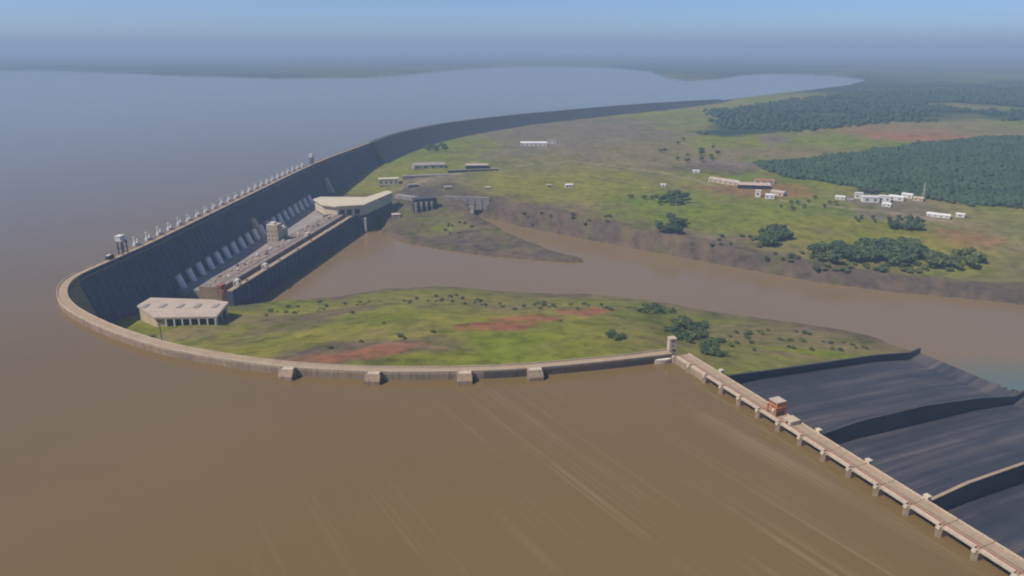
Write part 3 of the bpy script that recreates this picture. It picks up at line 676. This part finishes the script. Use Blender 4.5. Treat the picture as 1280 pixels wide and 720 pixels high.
def deck_crane(px, py, size, mat, label, cab=True):
    p0 = U(px, py, -80); u = (p0 - PA) @ PE; c = pq(u, 5.6); r = empty('deck_crane', V3(c, -80.2), rp); s = size; tag(r, label, 'crane')
    for i in (-1, 1):
        for j in (-1, 1): MB().box((i * 5 * s, j * 4.2, 5.5 * s), (1.3, 1.3, 11 * s)).build('leg', mat, r)
        MB().box((i * 5 * s, 0, 11.4 * s), (1.7, 10.4, 1.7)).build('side_beam', mat, r)
    MB().box((0, 0, 13.4 * s), (12 * s, 6, 2.6 * s)).build('trolley', mat, r)
    MB().box((0, 0, 5 * s), (8.4 * s, 5.5, 1.2)).build('tie_beam', mat, r)
    if cab: MB().box((4 * s, 5.6, 9 * s), (2.6, 2, 2.6)).build('cab', MAT['cream_paint'], r)
    return r
deck_crane(283, 369, 1.25, MAT['red_steel'], 'red gantry crane on the powerhouse deck next to the tan hall')
deck_crane(336, 336, .7, MAT['white_paint'], 'small white gantry crane half way along the powerhouse deck')
deck_crane(295, 357, .8, MAT['white_paint'], 'small pale gantry crane right behind the red one')
c = pq((U(368, 296, -80) - PA) @ PE, 24); r = empty('transformer_house', V3(c, -75.4), rp); tag(r, 'small pale plant house on the powerhouse roof with dark gallery beside it', 'building')
MB().box((0, 0, 2.6), (16, 8, 5.2)).build('wall', MAT['white_paint'], r); MB().box((0, 0, 5.5), (17, 9, .5)).build('roof', MAT['concrete_pale'], r); MB().box((0, -4.05, 1.6), (3, .12, 2.8)).build('door', MAT['dark_opening'], r)

# service block between dam and powerhouse
c0 = U(345, 303, -78); c = (c0[0], c0[1] + 16); r = empty('service_block', V3(c, -84), rp); tag(r, 'tall pale service block between the dam and the powerhouse roof', 'building')
MB().box((0, 6, 21), (24, 24, 42)).build('tower', MAT['concrete_pale'], r)
MB().box((30, 8, 13), (30, 18, 26)).build('wing', MAT['concrete_pale'], r)
for k in range(3): MB().box((18 + 11 * k, 8, 27.6), (8, 10, 3.2)).build('roof_plant', MAT['white_paint'], r)
MB().box((-4, 6, 44.4), (9, 10, 4.8)).build('roof_plant', MAT['white_paint'], r)
for z in (10, 19, 28):
    for k in (-8, 0, 8): MB().box((-12.05, 6 + k, z), (.12, 2.6, 2.4)).build('window', MAT['dark_opening'], r)

# ------------------------------------------------------------------ assembly halls at both ends of the powerhouse
def hall(name, top_px, z, gh, label, openings, mat_roof, mat_wall):
    P = [U(x, y, z) for x, y in top_px]; c = np.mean(P, axis=0); r = empty(name, V3(c, z - gh)); tag(r, label, 'building')
    Q = [(p[0] - c[0], p[1] - c[1]) for p in P]; ins = [(q[0] * .955, q[1] * .94) for q in Q]
    MB().prism(Q, gh - 2.4, gh).build('roof', mat_roof, r)
    MB().prism([(q[0] * .985, q[1] * .98) for q in Q], gh + .01, gh + .5).build('roof_curb', mat_roof, r)
    MB().prism(ins, 0, gh - 2.42).build('wall', mat_wall, r)
    return r, Q, ins
r, Q, ins = hall('assembly_hall', [(171, 382), (188, 372), (266, 374.5), (286, 377.5), (271, 396), (205, 397), (193, 397)], -56, 27, 'large tan flat roofed hall beside the curved end of the dam', 6, MAT['roof_tan'], MAT['concrete_pale'])
def on_edge(a, e, f, out=.0):
    a, e = np.array(a), np.array(e); d = (e - a) / np.linalg.norm(e - a); n = np.array([d[1], -d[0]])
    m_ = a + (e - a) * f
    if m_ @ n < 0: n = -n
    return m_ + n * out, math.atan2(d[1], d[0]), np.linalg.norm(e - a)
# near facade: dark bays between pale columns
for f, wd, ht in ((.08, 10, 17), (.24, 15, 16), (.42, 11, 16), (.58, 9, 16), (.74, 9, 16), (.9, 8, 16)):
    c, ro, ln = on_edge(ins[4], ins[5], f, .04); MB().box((c[0], c[1], 8 + ht / 2 - 1), (wd, .3, ht), ro).build('bay_door', MAT['dark_opening'], r)
for f in (0.0, .16, .33, .5, .66, .82, .985):
    c, ro, ln = on_edge(ins[4], ins[5], f, 1.2); MB().box((c[0], c[1], 12.2), (2.0, 2.2, 24.4), ro).build('column', MAT['white_paint'], r)
for f in (.3, .7):
    c, ro, ln = on_edge(ins[3], ins[4], f, .04); MB().box((c[0], c[1], 12), (14, .3, 16), ro).build('bay_door', MAT['dark_opening'], r)
for k in range(5):
    c = (-55 + 26 * k, 6); MB().box((c[0], c[1], 28), (7, 16, 1.0)).build('skylight', MAT['roof_grey'], r)
# annex in front
g = G(213, 401); q = empty('gate_house', (g[0], g[1], g[2] - .5), .15); tag(q, 'small white gate house in front of the tan flat roofed hall', 'building')
MB().box((0, 0, 4.5), (13, 11, 9)).build('wall', MAT['white_paint'], q); MB().box((0, 0, 9.3), (14.4, 12.4, .6)).build('roof', MAT['concrete_pale'], q)
MB().box((3, -5.55, 2.4), (3, .14, 4)).build('door', MAT['dark_opening'], q)
for e in (-3.5, 0): MB().box((e, -5.55, 5.6), (1.8, .14, 1.8)).build('window', MAT['dark_opening'], q)

r, Q, ins = hall('left_bank_hall', [(391, 249), (400, 246), (458, 246.5), (484, 238), (492, 240), (455, 256), (420, 258), (402, 256)], -54, 26, 'cream hall with arched openings at the far end of the powerhouse', 3, MAT['cream_paint'], MAT['cream_paint'])
for f, wd in ((.25, 12), (.55, 12), (.82, 12)):
    c, ro, ln = on_edge(ins[5], ins[6], f, .04); MB().box((c[0], c[1], 9), (wd, .3, 13), ro).build('bay_door', MAT['dark_opening'], r)
for f in (0, .4, .7, .99):
    c, ro, ln = on_edge(ins[5], ins[6], f, 1.4); MB().box((c[0], c[1], 11.6), (2.6, 2.6, 23.2), ro).build('column', MAT['cream_paint'], r)
A1, A2, A3, A4 = U(452, 264, -70), U(484, 243, -70), U(492, 240, -70), U(470, 249, -70)
r = empty('abutment_block', V3(A1, -130)); tag(r, 'big shaded concrete abutment block rising from the river beside the cream hall', 'abutment')
P = [np.array(ins[4]), np.array(ins[5])]
base = np.mean([U(x, y, -54) for x, y in [(391, 249), (400, 246), (458, 246.5), (484, 238), (492, 240), (455, 256), (420, 258), (402, 256)]], axis=0)
poly = [(P[0] + base), (P[1] + base), (P[1] + base + PM * 30 - PE * 2), (P[0] + base + PM * 30)]
lp = [(p[0] - A1[0], p[1] - A1[1]) for p in poly]
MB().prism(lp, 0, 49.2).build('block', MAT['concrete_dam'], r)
MB().prism([(p[0] * 1.0, p[1] * 1.0) for p in lp], 49.3, 49.9).build('coping', MAT['concrete_crest'], r)
e0 = np.array(lp[1]); MB().box((e0[0] + 3, e0[1] - 6, 22), (5, 5, 44)).build('prop', MAT['concrete_pale'], r)

# ------------------------------------------------------------------ buildings on the left bank
def house(name, px, py, wpx, depth, h, rz, label, wall, roof, cat='building', roof_kind='gable', nwin=3, group=None, lift=0.0):
    x, y, z = G(px, py); w_ = wpx * math.hypot(x, y, CAM_H - z) / FPX
    r = empty(name, (x, y, z - .4 + lift), rz - math.atan2(x, y)); tag(r, label, cat, group)
    MB().box((0, 0, h / 2), (w_, depth, h)).build('wall', MAT[wall], r)
    if roof_kind == 'gable':
        o = .8; rh = min(depth * .22, 6)
        MB().loft([[(e, -depth / 2 - o, h + .02), (e, depth / 2 + o, h + .02), (e, 0, h + rh)] for e in (-w_ / 2 - o, w_ / 2 + o)]).build('roof', MAT[roof], r)
    else: MB().box((0, 0, h + .4), (w_ + 1.6, depth + 1.6, .8)).build('roof', MAT[roof], r)
    for k in range(nwin):
        e = (-.5 + (k + .5) / nwin) * w_
        MB().box((e, -depth / 2 - .04, h * .5), (w_ / nwin * .34, .12, h * .34)).build('door' if k == nwin // 2 else 'window', MAT['dark_opening'], r)
    return r
house('long_shed', 667, 182, 32, 24, 11, 0, 'long white shed on the bare plateau below the rockfill dam', 'white_paint', 'white_paint', nwin=6)
house('plant_house', 690, 179, 10, 18, 13, 0, 'small white block just behind the long white shed', 'white_paint', 'roof_grey', roof_kind='flat', nwin=2)
house('workshop', 536, 210, 38, 46, 13, .1, 'wide tan workshop below the dam with grey yard beside it', 'roof_tan', 'roof_grey', nwin=4)
house('store_shed', 596, 210, 27, 40, 11, 0, 'low tan store shed with dark front east of the workshop', 'dark_opening', 'roof_tan', roof_kind='flat', nwin=3)
house('cream_house', 486, 231, 24, 26, 19, 0, 'tall cream house beside the foot of the big dam', 'cream_paint', 'cream_paint', roof_kind='flat', nwin=4)
house('white_house', 711, 234, 9, 12, 8, .2, 'lone white house on the green plateau above the river cliff', 'white_paint', 'white_paint', nwin=2)
house('white_hut', 829, 233, 6, 9, 6, 0, 'tiny white hut beside dark trees on the plateau', 'white_paint', 'white_paint', nwin=1)
house('white_hut', 870, 216, 8, 10, 7, 0, 'small white hut just short of the long tan buildings', 'white_paint', 'white_paint', nwin=1)
house('long_building', 906, 229, 40, 22, 9, -.55, 'long tan roofed building running at an angle on the plateau', 'concrete_pale', 'roof_tan', nwin=6)
house('long_building', 942, 235, 36, 26, 10, .12, 'wide red brown roofed building with dark front in the plateau group', 'dark_opening', 'roof_tan', nwin=4)
house('red_roof_house', 955, 229, 22, 20, 9, .1, 'red roofed house behind the wide building in the plateau group', 'concrete_pale', 'roof_red', nwin=3)
house('white_tower_house', 947, 246, 6, 10, 17, 0, 'narrow white tower house in front of the wide dark fronted building', 'white_paint', 'white_paint', roof_kind='flat', nwin=1)
house('white_house', 962, 248, 10, 13, 10, 0, 'bright white house in front of the red soil by the plateau group', 'white_paint', 'white_paint', nwin=2)
house('tan_house', 973, 244, 16, 18, 9, -.5, 'tan roofed house at the end of the plateau group', 'concrete_pale', 'roof_tan', nwin=2)
# the settlement
sett = [(1050, 249, 10, 12, 7, 'white_paint', 'first white house at the edge of the settlement', 'gable'), (1073, 248, 8, 14, 14, 'white_paint', 'tall narrow white house next to dark roofs in the settlement', 'flat'),
        (1087, 252, 17, 22, 13, 'white_paint', 'largest white block in the middle of the settlement', 'flat'), (1105, 252, 12, 18, 14, 'white_paint', 'white block just past the largest one in the settlement', 'flat'),
        (1120, 250, 15, 16, 9, 'white_paint', 'white house with pale roof past the two big blocks', 'gable'), (1134, 247, 11, 13, 9, 'white_paint', 'white house near the mast in the settlement', 'gable'),
        (1086, 241, 18, 18, 9, 'dark_steel', 'dark roofed shed behind the white settlement blocks', 'flat'), (1108, 258, 9, 12, 7, 'white_paint', 'small white hut on the grey yard in front of the blocks', 'gable'), (1148, 251, 10, 12, 8, 'concrete_pale', 'pale hut at the foot of the mast', 'gable'),
        (1062, 252, 7, 11, 6, 'roof_grey', 'grey hut between white houses in the settlement', 'gable')]
for px, py, w_, dp, h_, mt, lb, rk in sett: house('settlement_house', px, py, w_, dp, h_, random.uniform(-.3, .3), lb, mt, mt, roof_kind=rk, nwin=2, group='houses of the settlement')
house('long_shed', 1173, 271, 22, 16, 6, -.1, 'long pale shed on the grass past the settlement', 'white_paint', 'white_paint', nwin=4)
house('white_hut', 1200, 271, 8, 11, 7, 0, 'white hut past the long pale shed', 'white_paint', 'white_paint', nwin=1)
x, y, z = G(1153, 250); r = empty('lattice_mast', (x, y, z - .3)); tag(r, 'thin pale lattice mast rising beside the settlement', 'mast')
for i, j in ((-1, -1), (1, -1), (1, 1), (-1, 1)): MB().tube((i * 2.2, j * 2.2, 0), (i * .5, j * .5, 44), .45, .3, 5).build('leg', MAT['concrete_pale'], r)
for k in range(7):
    zz = 4 + k * 6; wd = 2.2 - 1.7 * zz / 44
    MB().box((0, 0, zz), (2 * wd + .4, 2 * wd + .4, .5)).build('brace', MAT['concrete_pale'], r)
# terrace walls stepping down from the workshops to the river
def terrace(pa, pb, h, th, label, mat, n):
    A, Bq = G(*pa), G(*pb); a, b_ = np.array(A[:2]), np.array(Bq[:2]); z0 = min(A[2], Bq[2]); ln = np.linalg.norm(b_ - a); rz = math.atan2(*(b_ - a)[::-1])
    r = empty('retaining_wall', V3((a + b_) / 2, z0 - 24), rz); tag(r, label, 'wall', kind='thing')
    for k in range(n):
        w_ = ln / n; MB().box((-ln / 2 + (k + .5) * w_, 0, (h + 24) / 2 + random.uniform(-.4, .4)), (w_ - .3, th, h + 24)).build('wall_panel', MAT[mat], r)
        MB().box((-ln / 2 + (k + 1) * w_ - .2, -th / 2 - .6, (h + 22) / 2), (1.6, 1.4, h + 22)).build('rib', MAT[mat], r)
    MB().box((0, 0, h + 24.8), (ln, th + .8, .6)).build('coping', MAT['roof_grey'], r)
terrace((503, 224), (614, 216), 9, 14, 'long dark terrace wall running below the tan workshop', 'roof_grey', 10)
terrace((560, 216), (622, 213), 7, 9, 'short dark terrace wall in front of the low store shed', 'rockfill', 6)
terrace((556, 250), (612, 252), 9, 8, 'stone terrace wall above the head of the side channel', 'roof_grey', 6)
terrace((496, 247), (520, 250), 8, 18, 'squat grey terrace wall between cream hall and gate structure', 'roof_grey', 3)
house('site_hut', 560, 236, 9, 12, 6, .1, 'small tan hut on the terrace above the gate structure', 'roof_tan', 'roof_grey', nwin=2)
house('site_hut', 610, 236, 7, 10, 5, -.1, 'small grey hut on the plateau rim above the side channel', 'roof_grey', 'roof_tan', nwin=1)
house('site_hut', 516, 234, 12, 14, 8, .1, 'grey flat roofed hut beside the tall cream house', 'roof_grey', 'roof_grey', roof_kind='flat', nwin=2)
house('site_hut', 686, 233, 5, 9, 5, .2, 'tiny tan hut next to the lone white house', 'roof_tan', 'roof_tan', nwin=1)
# old river structures at the foot of the left bank
x, y, z = G(533, 264); r = empty('gate_structure', (x, y, z - 2), -math.atan2(x, y) + .25); tag(r, 'dark concrete gate structure with pale pillars at the cliff foot', 'structure')
MB().box((0, 18, 17), (66, 30, 34), 0, .9).build('body', MAT['rockfill'], r)
for k in (-26, -12, 2, 16): MB().box((k, 1.2, 13), (4.5, 5, 26)).build('pillar', MAT['concrete_pale'], r)
for k in (-19, -5, 9): MB().box((k, 2.9, 9), (8, .4, 18)).build('opening', MAT['dark_opening'], r)
x, y, z = G(590, 266); r = empty('gauge_tower', (x, y, z - 1)); tag(r, 'slim pale gauge tower at the head of the side channel', 'tower')
MB().box((0, 0, 12), (8, 8, 24)).build('shaft', MAT['cream_paint'], r); MB().box((0, 0, 24.6), (9.5, 9.5, 1.2)).build('roof', MAT['roof_red'], r); MB().box((0, -4.05, 14), (2.4, .14, 4)).build('window', MAT['dark_opening'], r)
house('pump_house', 495, 271, 10, 12, 7, 0, 'small cream pump house near the abutment at the river edge', 'cream_paint', 'concrete_pale', nwin=1)
# lamp mast with dark base near the hall
x, y, z = G(203, 428); r = empty('flood_light_mast', (x, y, z)); tag(r, 'dark flood light mast on the grass near the tan flat roofed hall', 'mast')
MB().tube((0, 0, 0), (0, 0, 30), .7, .4, 8).build('pole', MAT['dark_steel'], r); MB().box((0, 0, 30.4), (6, 1.6, 1.6)).build('lamp_bar', MAT['dark_steel'], r); MB().box((0, 0, 1.5), (3.4, 3.4, 3)).build('base', MAT['dark_steel'], r)

# ------------------------------------------------------------------ trees, bushes and woods
def crown_mesh(seed, flat, n=420):
    r_ = random.Random(seed); vs_, fs_ = [], []
    lobes = [(r_.uniform(-.55, .55), r_.uniform(-.55, .55), r_.uniform(-.25, .35), r_.uniform(.35, .6)) for _ in range(9)]
    for k in range(n):
        l = lobes[k % 9]
        v = Vector((r_.gauss(0, 1), r_.gauss(0, 1), r_.gauss(0, 1))).normalized() * l[3] * r_.uniform(.6, 1.05)
        c = Vector((l[0], l[1], l[2])) + v; c.z *= flat
        nn = (v.normalized() + Vector((r_.uniform(-.6, .6), r_.uniform(-.6, .6), r_.uniform(-.2, .6)))).normalized()
        q = nn.to_track_quat('Z', 'Y'); s = r_.uniform(.10, .21); b = len(vs_); off = r_.uniform(0, 6)
        for i in range(4):
            a = off + i * math.pi / 2; e = s * r_.uniform(.6, 1.2)
            vs_.append(tuple(c + q @ Vector((math.cos(a) * e, math.sin(a) * e, r_.uniform(-.03, .03)))))
        fs_ += [(b, b + 1, b + 2), (b, b + 2, b + 3)]
    return vs_, fs_
CROWNS = {}
for mt in ('leaves_dark', 'leaves_mid'):
    CROWNS[mt] = []
    for sd_, fl in ((1, .75), (2, .9), (3, .65), (4, .8)):
        v_, f_ = crown_mesh(sd_, fl); me = bpy.data.meshes.new('crown'); me.from_pydata(v_, [], f_); me.materials.append(MAT[mt]); CROWNS[mt].append(me)
mb = MB(); mb.tube((0, 0, -1), (0, 0, .9), .055, .035, 6)
for k in range(4):
    a = k * 1.7; mb.tube((0, 0, .35 + .12 * k), (math.cos(a) * .42, math.sin(a) * .42, .8 + .1 * k), .028, .012, 5)
TRUNK = mb.mesh('trunk', MAT['bark'])
def tree(p, size, name, label, cat, group, mat='leaves_dark', squash=1.0, trunk=.45):
    r = empty(name, p, random.uniform(0, 6.28)); tag(r, label, cat, group)
    c = link(bpy.data.objects.new('crown', random.choice(CROWNS[mat])), r); h = size * .5
    c.scale = (h, h * random.uniform(.85, 1.1), h * squash); c.location = (0, 0, h * (.55 * squash + trunk))
    k = link(bpy.data.objects.new('trunk', TRUNK), r); k.scale = (h, h, h * (.55 * squash + trunk) * .95); k.location = (0, 0, 0)
    return r
def grove(px, py, rx, ry, n, size, label, group, mat='leaves_dark', name='bank_tree', cat='tree', squash=1.0, trunk=.45):
    for k in range(n):
        a, q = random.uniform(0, 6.28), math.sqrt(random.random()); x, y, z = G(px + rx * q * math.cos(a), py + ry * q * math.sin(a))
        if z < -121: continue
        tree((x, y, z), size * random.uniform(.75, 1.3), name, label, cat, group, mat, squash, trunk)
grove(840, 252, 22, 7, 20, 19, 'dark tree in the clump beside the tiny white hut', 'trees of the clump by the tiny hut')
grove(805, 248, 28, 2.5, 8, 12, 'green tree in the line leading to the clump by the tiny hut', 'trees in a line on the plateau', 'leaves_mid')
grove(840, 284, 20, 9, 24, 20, 'dark tree in the clump on the cliff above the river', 'trees of the clump on the cliff edge')
grove(965, 299, 20, 12, 28, 22, 'dark tree in the round clump on the river bank slope', 'trees of the round clump on the bank')
grove(1042, 321, 28, 11, 30, 24, 'dark tree at the narrow end of the long riverside wood', 'trees of the long riverside wood')
grove(1108, 321, 48, 13, 62, 26, 'dark tree in the thick middle of the long riverside wood', 'trees of the long riverside wood')
grove(1188, 329, 42, 9, 30, 21, 'lighter green tree at the wide end of the long riverside wood', 'trees of the long riverside wood', 'leaves_mid')
grove(1135, 284, 24, 7, 24, 16, 'dark tree below the settlement', 'trees below the settlement')
grove(1105, 276, 46, 5, 16, 11, 'dark tree among the settlement yards', 'trees among the settlement')
grove(1110, 243, 44, 3, 14, 12, 'dark tree behind the settlement houses', 'trees behind the settlement')
grove(1010, 256, 40, 8, 12, 11, 'green tree on the meadow between the two groups of buildings', 'trees on the meadow between buildings', 'leaves_mid')
grove(545, 188, 15, 5, 16, 24, 'dark tree in the clump below the rockfill dam', 'trees of the clump below the rockfill dam')
grove(822, 388, 24, 5, 16, 12, 'dark bush on the brink above the river', 'bushes on the brink of the near hill', name='hill_bush', cat='bush', squash=.7, trunk=.2)
grove(765, 421, 15, 4, 8, 10, 'dark bush in the patch on bright grass near the corner tower', 'bushes of the patch on the near meadow', name='hill_bush', cat='bush', squash=.6, trunk=.15)
grove(860, 412, 26, 16, 40, 13, 'dark bush in the gully beside the corner tower', 'bushes in the gully by the corner tower', name='gully_bush', cat='bush', squash=.7, trunk=.2)
grove(895, 436, 22, 10, 22, 11, 'dark bush between gully and spillway', 'bushes between gully and spillway', name='gully_bush', cat='bush', squash=.7, trunk=.2)
grove(960, 425, 60, 14, 18, 8, 'olive bush on the rough ground beside the spillway wall', 'bushes beside the spillway wall', 'leaves_mid', name='scrub_bush', cat='bush', squash=.7, trunk=.15)
for px, py, s in ((500, 421, 9), (505, 424, 7), (541, 416, 7), (643, 388, 8), (655, 384, 8), (668, 382, 9), (680, 379, 8), (563, 372, 9), (570, 370, 8), (600, 377, 9), (545, 371, 8), (400, 379, 9), (440, 392, 8), (412, 436, 8), (452, 428, 7), (190, 423, 10), (360, 384, 8), (625, 381, 7), (480, 405, 6), (372, 384, 7), (700, 402, 6)):
    x, y, z = G(px, py); tree((x, y, z), s, 'hill_bush', 'small dark bush scattered over the near hill', 'bush', 'scattered bushes of the near hill', 'leaves_dark' if s > 7 else 'leaves_mid', .7, .2)
for k in range(58):                                    # scrub along the river brink of the near hill
    q = random.random(); px = 330 + 500 * q; py = float(np.interp(px, [330, 400, 480, 560, 650, 730, 830], [390, 385, 376, 374, 381, 382, 388])) + random.uniform(-2, 5)
    x, y, z = G(px, py)
    if z > -118: tree((x, y, z), random.uniform(4, 9.5), 'brink_bush', 'dark scrub bush on the river brink of the near green hill', 'bush', 'scrub on the river brink of the near hill', random.choice(('leaves_dark', 'leaves_mid')), .65, .15)
grove(700, 275, 70, 9, 12, 11, 'bush clinging to the river cliff', 'bushes on the river cliff', 'leaves_mid', name='cliff_bush', cat='bush', squash=.8, trunk=.2)
grove(920, 305, 40, 10, 14, 10, 'small bush on the brown bank between the clumps', 'bushes on the brown bank', 'leaves_mid', name='bank_bush', cat='bush', squash=.8, trunk=.2)
grove(560, 285, 50, 8, 10, 9, 'bush on the low point in the river', 'bushes on the low river point', 'leaves_mid', name='point_bush', cat='bush', squash=.7, trunk=.2)
grove(1110, 336, 100, 6, 46, 12, 'low green shrub at the foot of the long riverside wood', 'shrubs at the foot of the riverside wood', 'leaves_mid', name='bank_bush', cat='bush', squash=.7, trunk=.2)
grove(985, 322, 40, 6, 16, 11, 'low green shrub between round clump and riverside wood', 'shrubs between clump and riverside wood', 'leaves_mid', name='bank_bush', cat='bush', squash=.7, trunk=.2)
grove(1040, 432, 60, 8, 14, 7, 'olive shrub on dry ground near the tip of the spillway wall', 'shrubs near the tip of the spillway wall', 'leaves_mid', name='scrub_bush', cat='bush', squash=.7, trunk=.15)
grove(850, 190, 60, 16, 14, 18, 'lone dark tree on the bare upper plateau', 'trees of the upper plateau')

ico_v, ico_f = None, None
def ico():
    import bmesh
    bm = bmesh.new(); bmesh.ops.create_icosphere(bm, subdivisions=2, radius=1.0)
    v = np.array([q.co[:] for q in bm.verts]); bm.verts.index_update(); f = np.array([[q.index for q in p.verts] for p in bm.faces]); bm.free(); return v, f
iv, if_ = ico(); keepf = (iv[if_][:, :, 2].mean(1) > -.35); if_ = if_[keepf]
def wood(name, poly, spacing, size, label, limit, clear=None):
    P = np.array(poly); lo, hi = P.min(0), P.max(0); n = int((hi[0] - lo[0]) * (hi[1] - lo[1]) / spacing ** 2); n = min(n, limit * 3)
    q = lo + rng.random((n, 2)) * (hi - lo); ed = sdist(q[:, 0], q[:, 1], poly); q = q[ed < 90 * vnoise(q[:, 0] / 90, q[:, 1] / 90, 95, 3) + 25 * (rng.random(n) - .5)]
    if clear: q = q[vnoise(q[:, 0] / 420, q[:, 1] / 420, 97, 4) < clear]
    q = q[:limit]
    z = lookup(q[:, 0], q[:, 1]); ok = sdist(q[:, 0], q[:, 1], RES) > 10; q, z = q[ok], z[ok]; n = len(q)
    sc_ = size * (.55 + .8 * rng.random(n) ** 2 + .5 * np.clip(vnoise(q[:, 0] / 60, q[:, 1] / 60, 99, 3) + .2, 0, 1)); jit = 1 + .55 * (rng.random((n, len(iv))) - .5)
    v = iv[None] * jit[..., None] * sc_[:, None, None] * np.array([1, 1, .95]); v += np.stack([q[:, 0], q[:, 1], z + sc_ * .7], 1)[:, None]
    f = if_[None] + (np.arange(n) * len(iv))[:, None, None]
    o = link(bpy.data.objects.new(name, np_mesh(name, v.reshape(-1, 3), f.reshape(-1, 3), MAT['leaves_forest'], True)))
    return tag(o, label, 'wood', kind='stuff')
wood('plateau_wood', FOREST1, 8.0, 5.2, 'dense dark green wood on the plateau behind the settlement', 14000)
wood('shore_wood', FOREST2, 15, 8.5, 'dense blue green wood reaching to the far shore of the reservoir', 11000, .07)

# ------------------------------------------------------------------ haze: one box of even air around camera and land
B = 200000.0
hz_ = MB().box((0, 0, (CAM_H + 130 - 150) / 2), (2 * B, 2 * B, CAM_H + 130 + 150)).build('haze', bpy.data.materials.new('haze_air'))
m = hz_.data.materials[0]; m.use_nodes = True; t = m.node_tree; t.nodes.clear()
pv = t.nodes.new('ShaderNodeVolumePrincipled'); pv.inputs['Density'].default_value = HAZE_DENSITY; pv.inputs['Color'].default_value = (*HAZE_COLOR, 1); pv.inputs['Anisotropy'].default_value = 0.0
ou = t.nodes.new('ShaderNodeOutputMaterial'); t.links.new(pv.outputs[0], ou.inputs['Volume'])
tag(hz_, 'pale blue haze in the air over the reservoir and land', kind='stuff')
